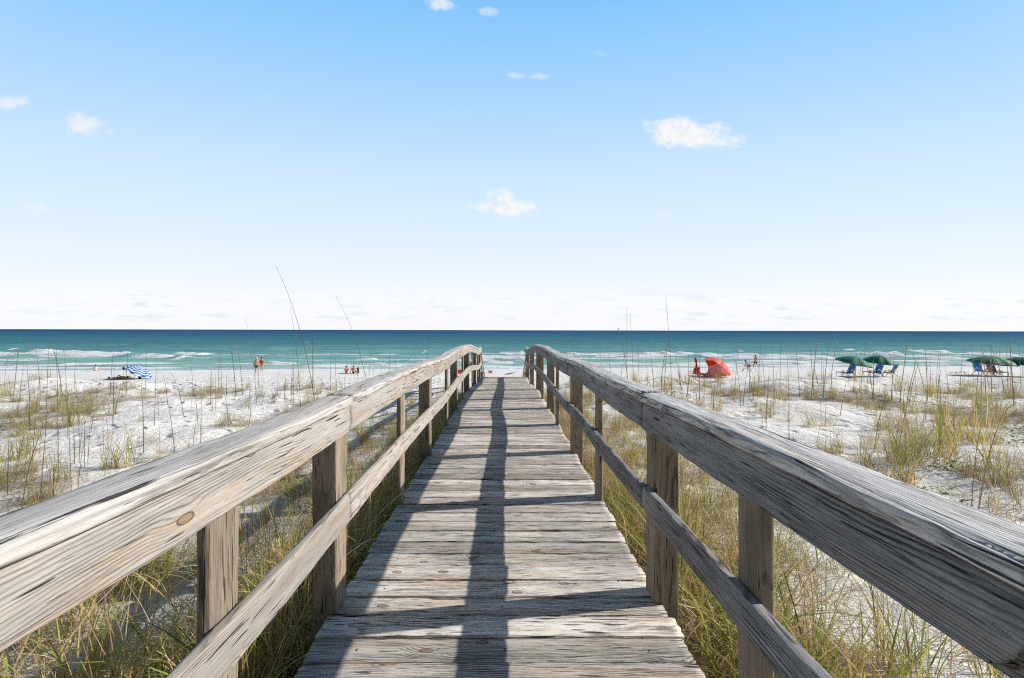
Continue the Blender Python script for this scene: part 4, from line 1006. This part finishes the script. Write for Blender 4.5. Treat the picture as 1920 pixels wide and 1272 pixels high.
def person(loc, rz, pose, skinmat, label, wear=(), hat=None, heavy=1.0, h=1.72, group=None):
    J = dict(BASE); J.update(POSES[pose]); k = h/1.72
    root = empty('person', loc, rz, label, 'person', group)
    names = ['pel','wai','che','nec','hed','top','shL','elL','wrL','shR','elR','wrR','hiL','knL','anL','toL','hiR','knR','anR','toR']
    rad = dict(pel=.135*heavy, wai=.125*heavy, che=.14*heavy, nec=.055, hed=.092, top=.06, shL=.062, elL=.044, wrL=.028, shR=.062, elR=.044, wrR=.028, hiL=.088*heavy**.5, knL=.058, anL=.036, toL=.028, hiR=.088*heavy**.5, knR=.058, anR=.036, toR=.028)
    V = [Vector(J[n])*k for n in names]; Rr = [rad[n]*k for n in names]
    E = [(0,1),(1,2),(2,3),(3,4),(4,5),(2,6),(6,7),(7,8),(2,9),(9,10),(10,11),(0,12),(12,13),(13,14),(14,15),(0,16),(16,17),(17,18),(18,19)]
    # hands: palm, four fingers of different length and a thumb off the side
    for wi, ei in ((8, 7), (11, 10)):
        d = (V[wi]-V[ei]).normalized(); s_ = d.cross(Vector((0,0,1)) if abs(d.z) < .9 else Vector((0,1,0))).normalized(); up = s_.cross(d)
        pi_ = len(V); V.append(V[wi]+d*.07*k); Rr.append(.03*k); E.append((wi, pi_))
        for f_, (o_, L_) in enumerate(((-.033,.066),(-.011,.078),(.011,.073),(.033,.056))):
            a_ = len(V); V.append(V[pi_]+(d*.035+s_*o_)*k); Rr.append(.009*k); E.append((pi_, a_))
            V.append(V[a_]+(d*L_*.8-up*.02+s_*o_*.1)*k); Rr.append(.0075*k); E.append((a_, a_+1))
        a_ = len(V); V.append(V[wi]+(d*.045+s_*.045)*k); Rr.append(.011*k); E.append((wi, a_)); V.append(V[a_]+(d*.035+s_*.02)*k); Rr.append(.009*k); E.append((a_, a_+1))
    skin('body', V, E, Rr, skinmat, root)
    hd = Vector(J['hed'])*k; tp = Vector(J['top'])*k; nk = Vector(J['nec'])*k
    b = MB(); c_ = hd.lerp(tp, .35); b.ellipsoid((c_.x, c_.y-.022, c_.z+.025), (.10*k, .112*k, .115*k), 12, 8, .05, 3); b.build('hair', M['hair'], root, True)
    b = MB(); b.ellipsoid((hd.x, hd.y+.10*k, hd.z), (.014, .022, .022), 6, 5); b.build('nose', skinmat, root, True)
    for w_ in wear:
        if w_[0] == 'shorts':
            ks = w_[2] if len(w_) > 2 else .7
            P = [V[0]+(V[1]-V[0])*.3, V[0], V[12], V[12].lerp(V[13], ks), V[16], V[16].lerp(V[17], ks)]
            skin('shorts', P, [(0,1),(1,2),(2,3),(1,4),(4,5)], [r*1.0 for r in (.142*heavy, .15*heavy, .108, .088, .108, .088)], w_[1], root, 1)
        if w_[0] == 'suit':
            P = [V[0], V[1], V[2], V[2]+(V[3]-V[2])*.5]; skin('swimsuit', P, [(0,1),(1,2),(2,3)], [.155*heavy, .142*heavy, .158*heavy, .09], w_[1], root, 0)
        if w_[0] == 'shirt':
            P = [V[0]+(V[1]-V[0])*.2, V[1], V[2], V[6], V[6].lerp(V[7], .5), V[9], V[9].lerp(V[10], .5)]; skin('shirt', P, [(0,1),(1,2),(2,3),(3,4),(2,5),(5,6)], [.15*heavy, .14*heavy, .157*heavy, .075, .062, .075, .062], w_[1], root, 0)
    if hat:
        b = MB(); b.ellipsoid((c_.x, c_.y-.01, c_.z+.06), (.108*k, .118*k, .09*k), 12, 8); b.tube([(c_.x, c_.y, c_.z+.02), (c_.x, c_.y+.02, c_.z+.03)], [.17*k, .16*k], 14); b.build('hat', hat, root, True)
    return root

def canopy(rad, depth, mat, parent, tilt=(0,0,1), loc=(0,0,0), n=8, valance=.10, name='canopy', ribs=True):
    V, Fc = [], []; NR = 7; NA = n*5
    for j in range(NR+1):
        f = j/NR
        for i in range(NA):
            a = 2*PI*i/NA; ph = (i % 5)/5*2*PI; sag_ = (1-math.cos(ph))*.5
            r = rad*f*(1-.085*sag_*f); z = -depth*(f**1.9)-.075*sag_*f*(1.15-f)*rad
            V.append((r*math.cos(a), r*math.sin(a), z))
    for j in range(NR):
        for i in range(NA): Fc.append((j*NA+i, j*NA+(i+1)%NA, (j+1)*NA+(i+1)%NA, (j+1)*NA+i))
    o0 = len(V)
    if valance:
        for i in range(NA):
            x, y, z = V[NR*NA+i]; V.append((x*1.015, y*1.015, z-valance*(.8+.35*abs(math.sin(PI*(i%5)/5)))))
        for i in range(NA): Fc.append((NR*NA+i, NR*NA+(i+1)%NA, o0+(i+1)%NA, o0+i))
    b = MB(); b.add(V, Fc); c = b.build(name, mat, parent, False); c.location = loc
    q = Vector((0,0,1)).rotation_difference(Vector(tilt).normalized()); c.rotation_mode = 'QUATERNION'; c.rotation_quaternion = q
    if ribs:
        for i in range(n):
            a = 2*PI*i/n; b = MB()
            pts = [(rad*f*math.cos(a)*.985, rad*f*math.sin(a)*.985, -depth*f**1.9-.018) for f in (.03, .3, .6, .85, 1.0)]
            b.tube(pts, .008, 5); b.build('rib', M['metal'], c)
        b = MB(); b.tube([(0,0,-.02), (0,0,.08), (0,0,.11)], [.03, .022, .008], 8); b.build('finial', M['chair_wood'], c)
    return c
def beach_umbrella(px, py, label, mat, rad, height, tilt, depth=.55, group=None, pole=M['chair_wood'], tl=None):
    p_ = gp(px, py); root = empty('beach_umbrella', p_, 0, label, 'umbrella', group)
    b = MB(); b.tube([(0,0,-.3), (0,0,height-.02)], .024, 8); b.build('pole', pole, root)
    c = canopy(rad, depth, mat, root, tilt, (0,0,height))
    return root
G = 'green beach umbrellas over the blue loungers'
beach_umbrella(1604, 707, 'leftmost green beach umbrella, tilted down to the right over a blue lounger', M['green_can'], 1.52, 2.05, (.18,-.16,1), .62, G)
beach_umbrella(1650, 706, 'second green beach umbrella from the left, standing beside two blue loungers', M['green_can'], 1.40, 2.15, (.10,-.08,1), .70, G)
beach_umbrella(1862, 705, 'wide green beach umbrella over the two blue loungers at the far right', M['green_can'], 1.85, 2.02, (.04,-.10,1), .60, G)
beach_umbrella(1918, 706, 'rightmost green beach umbrella, cut off by the edge of the photo', M['green_can'], 1.55, 2.0, (.02,-.05,1), .65, G)

def lounger():
    root = empty('beach_lounger')
    W_ = .36
    for sy in (-1, 1):
        b = MB(); b.bar((-.40, sy*W_, .36), (1.15, sy*W_, .40), .035, .06); b.build('side_rail', M['chair_wood'], root)
        b = MB(); b.bar((-.62, sy*W_, .0), (.10, sy*W_, .55), .03, .05); b.build('leg', M['chair_wood'], root)
        b = MB(); b.bar((.45, sy*W_, .0), (.05, sy*W_, .60), .03, .05); b.build('leg', M['chair_wood'], root)
        b = MB(); b.bar((1.10, sy*W_, .0), (1.05, sy*W_, .40), .03, .05); b.build('leg', M['chair_wood'], root)
        b = MB(); b.bar((-.45, sy*(W_+.03), .62), (.30, sy*(W_+.03), .62), .07, .025); b.bar((.22, sy*(W_+.02), .62), (.25, sy*(W_+.02), .38), .03); b.build('armrest', M['chair_wood'], root)
        b = MB(); b.bar((-.22, sy*(W_-.03), .34), (-.72, sy*(W_-.03), 1.36), .035, .05); b.build('back_frame', M['chair_wood'], root)
    b = MB(); b.bar((-.72, -W_, 1.36), (-.72, W_, 1.36), .04); b.build('back_frame', M['chair_wood'], root)
    for k in range(6):
        b = MB(); x = .42+k*.13; b.bar((x, -W_, .42), (x, W_, .42), .07, .02); b.build('footrest_slat', M['chair_wood'], root)
    b = MB(); n = 8
    vs = []; 
    for i in range(n+1):
        f = i/n; 
        for j in range(5):
            g_ = j/4*2-1; bulge = -.05*math.sin(PI*f)*(1-g_*g_)
            vs.append((-.22-.50*f+bulge*.9, g_*(W_-.05), .36+1.0*f+bulge*.4))
    b.add(vs, [(i*5+j, i*5+j+1, (i+1)*5+j+1, (i+1)*5+j) for i in range(n) for j in range(4)])
    bk_ = b.build('backrest', M['blue_sling'], root, True)
    b = MB(); cx_, cz_ = -.22-.50*.42-.055, .36+.42-.03; vs = [(cx_-.03, 0, cz_-.01)]
    for k in range(16):
        a = 2*PI*k/16; r = .13 if k % 2 == 0 else .075
        vs.append((cx_-.03-.5*r*math.sin(a)/1.12, r*math.cos(a), cz_-.01+r*math.sin(a)/1.12))
    b.add(vs, [(0, 1+k, 1+(k+1)%16) for k in range(16)]); b.build('emblem', M['white_cloth'], bk_)
    for sy in (-1, 1):
        b = MB(); 
        for f0 in (.22, .78):
            y0 = sy*(W_-.05); b.add([(-.22-.5*f0-.02, y0-sy*.10, .36+f0), (-.22-.5*f0-.02, y0+sy*.01, .36+f0), (-.22-.5*(f0+.12)-.02, y0+sy*.01, .36+f0+.12), (-.22-.5*(f0+.12)-.02, y0-sy*.10, .36+f0+.12)], [(0,1,2,3)])
        b.build('trim', M['white_cloth'], bk_)
    b = MB(); vs = []
    for i in range(6):
        f = i/5
        for j in range(5):
            g_ = j/4*2-1; vs.append((-.22+.62*f, g_*(W_-.05), .37-.05*math.sin(PI*f)))
    b.add(vs, [(i*5+j, i*5+j+1, (i+1)*5+j+1, (i+1)*5+j) for i in range(5) for j in range(4)]); b.build('seat', M['blue_sling'], root, True)
    return root
L0 = lounger(); first = True
for (px, py, hd, lab) in [(1590, 707, 88, 'leftmost blue sling lounger, under the tilted green umbrella'), (1641, 706, 85, 'blue sling lounger between the two left green umbrella poles'), (1667, 706, 110, 'blue sling lounger leaning back under the right side of the second umbrella'),
                          (1839, 703, 12, 'blue sling lounger with its back turned, left one of the far right pair'), (1866, 705, 6, 'blue sling lounger, right one of the far right pair beside the pole')]:
    o = L0 if first else copy_tree(L0); first = False
    o.location = gp(px, py); o.rotation_euler = (0, 0, R(hd)); tag(o, lab, 'lounger', 'blue and wood beach loungers')
def low_table(px, py, rz, lab):
    root = empty('wooden_table', gp(px, py), rz, lab, 'small table', 'low wooden tables on the beach')
    b = MB()
    for k in range(5): b.bar((-.32, -.2+k*.1, .30), (.32, -.2+k*.1, .30), .08, .02)
    b.build('tabletop', M['chair_wood'], root)
    for sx in (-1, 1):
        b = MB(); b.bar((sx*.28, -.2, 0), (sx*.05, -.2, .29), .03); b.bar((sx*.28, .2, 0), (sx*.05, .2, .29), .03); b.build('leg', M['chair_wood'], root)
low_table(1788, 703, .3, 'small low wooden table standing alone left of the far right loungers')
low_table(1805, 703, 1.1, 'small low wooden table, the nearer one to the far right loungers')
low_table(1651, 706, .8, 'small wooden table between the second and third blue loungers')

# striped umbrella on its side, left
p_ = gp(268, 711); root = empty('beach_umbrella', p_, 0, 'blue and white striped beach umbrella leaning low on the sand, left', 'umbrella')
ax_ = Vector((.39, .24, .88)).normalized(); cc = Vector((-.62, .1, .66))+ax_*.66
b = MB(); b.tube([cc-ax_*1.75, cc], .018, 8); b.build('pole', M['metal'], root)
canopy(1.27, .66, M['stripe'], root, ax_, cc, valance=.10)
# red shelter
p_ = gp(1352, 708); root = empty('beach_shelter', p_, 0, 'large coral red half dome beach shelter open to the left', 'beach shelter')
ax_ = Vector((.62, -.03, .77)).normalized(); cc = Vector((-.40, .1, 1.0))+ax_*.85
c = canopy(1.50, .75, M['red_can'], root, ax_, cc, valance=0)
b = MB(); b.tube([cc-ax_*1.9, cc], .02, 8); b.build('pole', M['metal'], root)
PR, VW = Vector((.89, -.46, 0)), Vector((.46, .89, 0))
def sp_(u, v, z_): q_ = PR*u+VW*v; return (q_.x, q_.y, z_)
for pts in (((-1.30,.35,0), (-.15,.35,0), (-.40,.45,1.30), (-1.15,.45,.95)), ((-.30,.1,0), (.05,.0,0), (-.05,.3,1.35), (-.38,.44,1.5)), ((-1.45,.55,1.62), (-1.15,.46,.97), (-.4,.46,1.32), (-.25,.6,1.65))):  # upper red panel paints the shaded inside of the dome in darker red
    b = MB(); b.add([sp_(*p) for p in pts], [(0, 1, 2, 3)]); b.build('side_and_shade_panel', M['pink_cloth'] if pts[0][2] == 0 else M['red_cloth'], root, solid=.01)
for dx_ in (-.55, .35):
    b = MB(); b.tube([(dx_, .88, 0), (dx_*.6-.2, .9, 1.2)], .012, 6); b.build('guy_strap', M['red_cloth'], root)

def bag(px, py, w_, d_, h_, mat, lab, name='beach_bag', cat='bag', lift=0, yoff=0, strap=M['black_cloth']):
    p_ = gp(px, py)+Vector((0, yoff, lift)); root = empty(name, p_, .2, lab, cat)
    b = MB(); nn = 12; rings = []
    for j, (f, s_) in enumerate(((0,.9),(.08,1.0),(.5,1.04),(.85,.92),(1,.75))):
        for i in range(nn):
            a = 2*PI*i/nn; ca, sa = math.cos(a), math.sin(a); q = 1/max(abs(ca), abs(sa))**.6
            rings.append((ca*q*w_/2*s_, sa*q*d_/2*s_, f*h_))
    fs = [(j*nn+i, j*nn+(i+1)%nn, (j+1)*nn+(i+1)%nn, (j+1)*nn+i) for j in range(4) for i in range(nn)]+[tuple(range(nn-1,-1,-1)), tuple(range(4*nn, 5*nn))]
    b.add(rings, fs); b.build('bag_body', mat, root, True)
    b = MB(); b.tube([(-w_*.25, 0, h_*.95), (-w_*.2, 0, h_*1.25), (w_*.2, 0, h_*1.25), (w_*.25, 0, h_*.95)], .015, 6); b.build('handle', strap, root)
    return root
bag(1341, 706, .75, .45, .80, M['black_cloth'], 'dark bag standing inside the red beach shelter', 'backpack', 'backpack', 0, .35)
r_ = bag(1357, 706, .75, .45, .62, M['teal'], 'teal bag at the right end inside the red beach shelter', yoff=.1)
b = MB(); b.bar((-.40,-.25,.40), (.40,-.25,.46), .03, .08); b.build('stripe', M['white_cloth'], r_)
bag(1309, 704, .40, .3, .42, M['red_cloth'], 'small red bag below the folded red umbrella', yoff=-.2)
bag(262.5, 711, .22, .2, .45, M['black_cloth'], 'small upright black bag beside the striped umbrella')
bag(204.5, 710, .16, .14, .14, M['black_cloth'], 'small dark bag on the sand left of the lying person')
bag(242, 709, .45, .3, .16, M['grey_cloth'], 'flat grey bag in the shade of the striped umbrella')
# folded red umbrella
p_ = gp(1306, 704); root = empty('folded_umbrella', p_, 0, 'folded red beach umbrella standing upright in the sand', 'umbrella')
b = MB(); b.tube([(.0,0,-.2), (-.10,0,1.95)], .02, 8); b.build('pole', M['white_cloth'], root)
b = MB(); P_ = [(-.02,0,.92), (.0,0,1.0), (.03,0,1.12), (.04,0,1.22), (-.03,0,1.38), (-.08,0,1.62), (-.10,0,1.82), (-.10,0,1.98)]
b.tube(P_, [.13,.17,.10,.055,.13,.15,.09,.03], 9); b.build('folded_canopy', M['red_cloth'], root)
# low red chair
p_ = gp(1301, 705); root = empty('beach_chair', p_, R(100), 'low red beach chair beside the folded red umbrella', 'chair')
b = MB(); b.add([(-.3,-.32,.22),(.28,-.32,.18),(.28,.32,.18),(-.3,.32,.22)], [(0,1,2,3)]); b.build('seat', M['red_cloth'], root, solid=.02)
b = MB(); b.add([(-.28,-.32,.24),(-.28,.32,.24),(-.52,.30,.92),(-.56,0,.98),(-.52,-.30,.92)], [(0,1,2,3,4)]); b.build('backrest', M['red_cloth'], root, solid=.02)
for sy in (-1, 1):
    b = MB(); b.tube([(.30,sy*.34,0), (.28,sy*.34,.42), (-.42,sy*.34,.46), (-.56,sy*.34,.96)], .014, 6); b.tube([(-.40,sy*.34,0), (-.2,sy*.34,.22), (-.52,sy*.34,.9)], .014, 6); b.build('frame', M['metal'], root)
    b = MB(); b.bar((.26,sy*.34,.44), (-.36,sy*.34,.47), .05, .02); b.build('armrest', M['white_cloth'], root)
def towel(px, py, w_, L_, rz, mat, lab):
    p_ = gp(px, py); b = MB(); vs = []
    nx, ny = 12, 8
    for i in range(nx+1):
        for j in range(ny+1):
            x = (i/nx-.5)*L_; y = (j/ny-.5)*w_; X_ = p_.x+x*math.cos(rz)-y*math.sin(rz); Y_ = p_.y+x*math.sin(rz)+y*math.cos(rz)
            vs.append((x, y, float(gz(X_, Y_))-p_.z+.035+.012*math.sin(i*1.7+j*1.1)))
    b.add(vs, [(i*(ny+1)+j, (i+1)*(ny+1)+j, (i+1)*(ny+1)+j+1, i*(ny+1)+j+1) for i in range(nx) for j in range(ny)])
    o = b.build('beach_towel', mat, None, True, solid=.012); o.location = p_; o.rotation_euler = (0,0,rz); tag(o, lab, 'towel')
towel(1313, 706, 1.0, 2.4, .08, M['black_cloth'], 'dark towel spread on the sand left of the red shelter')
towel(226, 711, 1.0, 2.0, .1, M['grey_cloth'], 'grey towel under the person lying by the striped umbrella')
towel(657, 701, 1.0, 2.4, .05, M['white_cloth'], 'pale towel under the two people sitting on the left beach')

# people
def at(px, py, dy=0, dz=0): return gp(px, py)+Vector((0, dy, dz))
person(at(481, 701), R(5), 'stand', M['skin_red'], 'person in plum shorts and white cap, bare back, standing beside the red swimsuit', [('shorts', M['purple_cloth'], .75)], M['white_cloth'], 1.45, 1.78)
person(at(491, 697), R(-10), 'hips', M['skin_red'], 'person in a red swimsuit top and black bottoms looking at the sea', [('shorts', M['black_cloth'], .35), ('suit', M['red_cloth'])], None, 1.55, 1.74)
person(at(1417, 692), R(120), 'walk', M['skin_red'], 'bare chested person in black shorts striding along the waterline', [('shorts', M['black_cloth'], .75)], None, 1.0, 1.86)
pb = person(at(1403, 697), R(75), 'bend', M['skin'], 'stooping person in white lifting a long grey beach blanket', [('shirt', M['white_cloth']), ('shorts', M['grey_cloth'], .6)], None, .95, 1.70)
q_ = at(1403, 697); b = MB(); vs = []
for i in range(9):
    for j in range(5):
        f = i/8; g_ = j/4
        vs.append((.12-f*.95-.25*g_*f, -.15+.12*math.sin(i*1.1+j), 1.02-.92*f-.25*g_+.1*f*g_))
b.add(vs, [(i*5+j, (i+1)*5+j, (i+1)*5+j+1, i*5+j+1) for i in range(8) for j in range(4)]); o = b.build('beach_blanket', M['grey_cloth'], None, True, solid=.015); o.location = q_; tag(o, 'long grey blanket hanging from the hands of the stooping person', 'blanket')
person(at(650, 701), R(20), 'sit', M['skin_red'], 'person in pink sitting on the sand, left one of the pair', [('shirt', M['pink_cloth'])], None, 1.05, 1.66)
person(at(663, 701), R(-15), 'sit', M['skin_red'], 'bare shouldered person sitting on the sand, right one of the pair', [('shorts', M['black_cloth'], .5)], None, 1.05, 1.72)
person(at(179.5, 697), R(10), 'sit', M['skin_red'], 'person in white sitting at the water edge on the far left', [('shirt', M['white_cloth'])], None, 1.0, 1.60)
person(at(227, 711, 0, .04), R(80), 'lie', M['skin_red'], 'person lying on a grey towel in the shade of the striped umbrella', [('suit', M['pink_cloth'])], None, 1.0, 1.66)
person(at(1323, 706, 0, .04), R(78), 'recline', M['skin'], 'dark haired person in navy reclining on a towel by the red shelter', [('shirt', M['navy']), ('shorts', M['navy'], .7)], None, 1.1, 1.75)
person(at(1858, 706), R(-60), 'armchair', M['skin'], 'person seated between the far right loungers under the green umbrella', [('shorts', M['pink_cloth'], .8)], M['white_cloth'], 1.1, 1.72)
sx_, sy_ = seap(881, 691)
person((sx_, sy_, SEA-.75), R(160), 'stand', M['skin'], 'person wading waist deep in the sea, seen between the left handrail posts', [('shirt', M['black_cloth'])], None, 1.0, 1.7)
# black camera bag like shape beside the seated pair
bag(671, 700, .28, .22, .62, M['black_cloth'], 'tall black bag standing right of the seated pair')
# cooler, crate and driftwood seen past the end of the walk
p_ = at(862, 701); root = empty('cooler', p_, .2, 'pink cooler on the beach seen between the left posts', 'cooler')
b = MB(); b.bar((-.24, 0, .22), (.24, 0, .22), .34, .44); b.build('cooler_body', M['pink'], root); b = MB(); b.bar((-.26, 0, .475), (.26, 0, .475), .37, .07); b.build('lid', M['pink_cloth'], root); b = MB(); b.tube([(-.25,0,.4), (-.22,0,.62), (.22,0,.62), (.25,0,.4)], .015, 6); b.build('handle', M['white_cloth'], root)
p_ = at(919.5, 700); root = empty('toy_bin', p_, .1, 'small orange bin on the sand beyond the end of the deck', 'bin')
b = MB()
for (a_, c_) in (((-.2,-.14,.14), (.2,-.14,.14)), ((-.2,.14,.14), (.2,.14,.14))): b.bar(a_, c_, .03, .26)
for sx in (-1, 1): b.bar((sx*.2,-.125,.14), (sx*.2,.125,.14), .03, .26)
b.bar((-.19,0,.02), (.19,0,.02), .25, .03); b.build('bin_body', M['orange'], root); b = MB(); b.bar((-.24,-.17,.275), (.24,-.17,.275), .03, .03); b.bar((-.24,.17,.275), (.24,.17,.275), .03, .03); b.bar((-.23,-.15,.275), (-.23,.15,.275), .03); b.bar((.23,-.15,.275), (.23,.15,.275), .03); b.build('rim', M['orange'], root)
p_ = at(958, 703); b = MB(); b.tube([(-.7,-.1,.03), (-.3,.0,.09), (.1,.03,.16), (.55,.1,.27)], [.03,.07,.06,.02], 7); b.tube([(0,.02,.13), (.25,-.15,.20)], [.035,.01], 6); o = b.build('driftwood', M['drift'], None, True); o.location = p_; tag(o, 'grey driftwood stick on the sand beyond the end of the deck', 'driftwood')
for k in range(2):
    pass
p_ = at(281, 708); b = MB(); b.ellipsoid((-.14,0,.03), (.15,.06,.035), 10, 6); b.ellipsoid((.16,.05,.03), (.15,.06,.035), 10, 6); o = b.build('sandals', M['drift'], None, True); o.location = p_; tag(o, 'pair of brown sandals on the sand right of the striped umbrella', 'sandals')
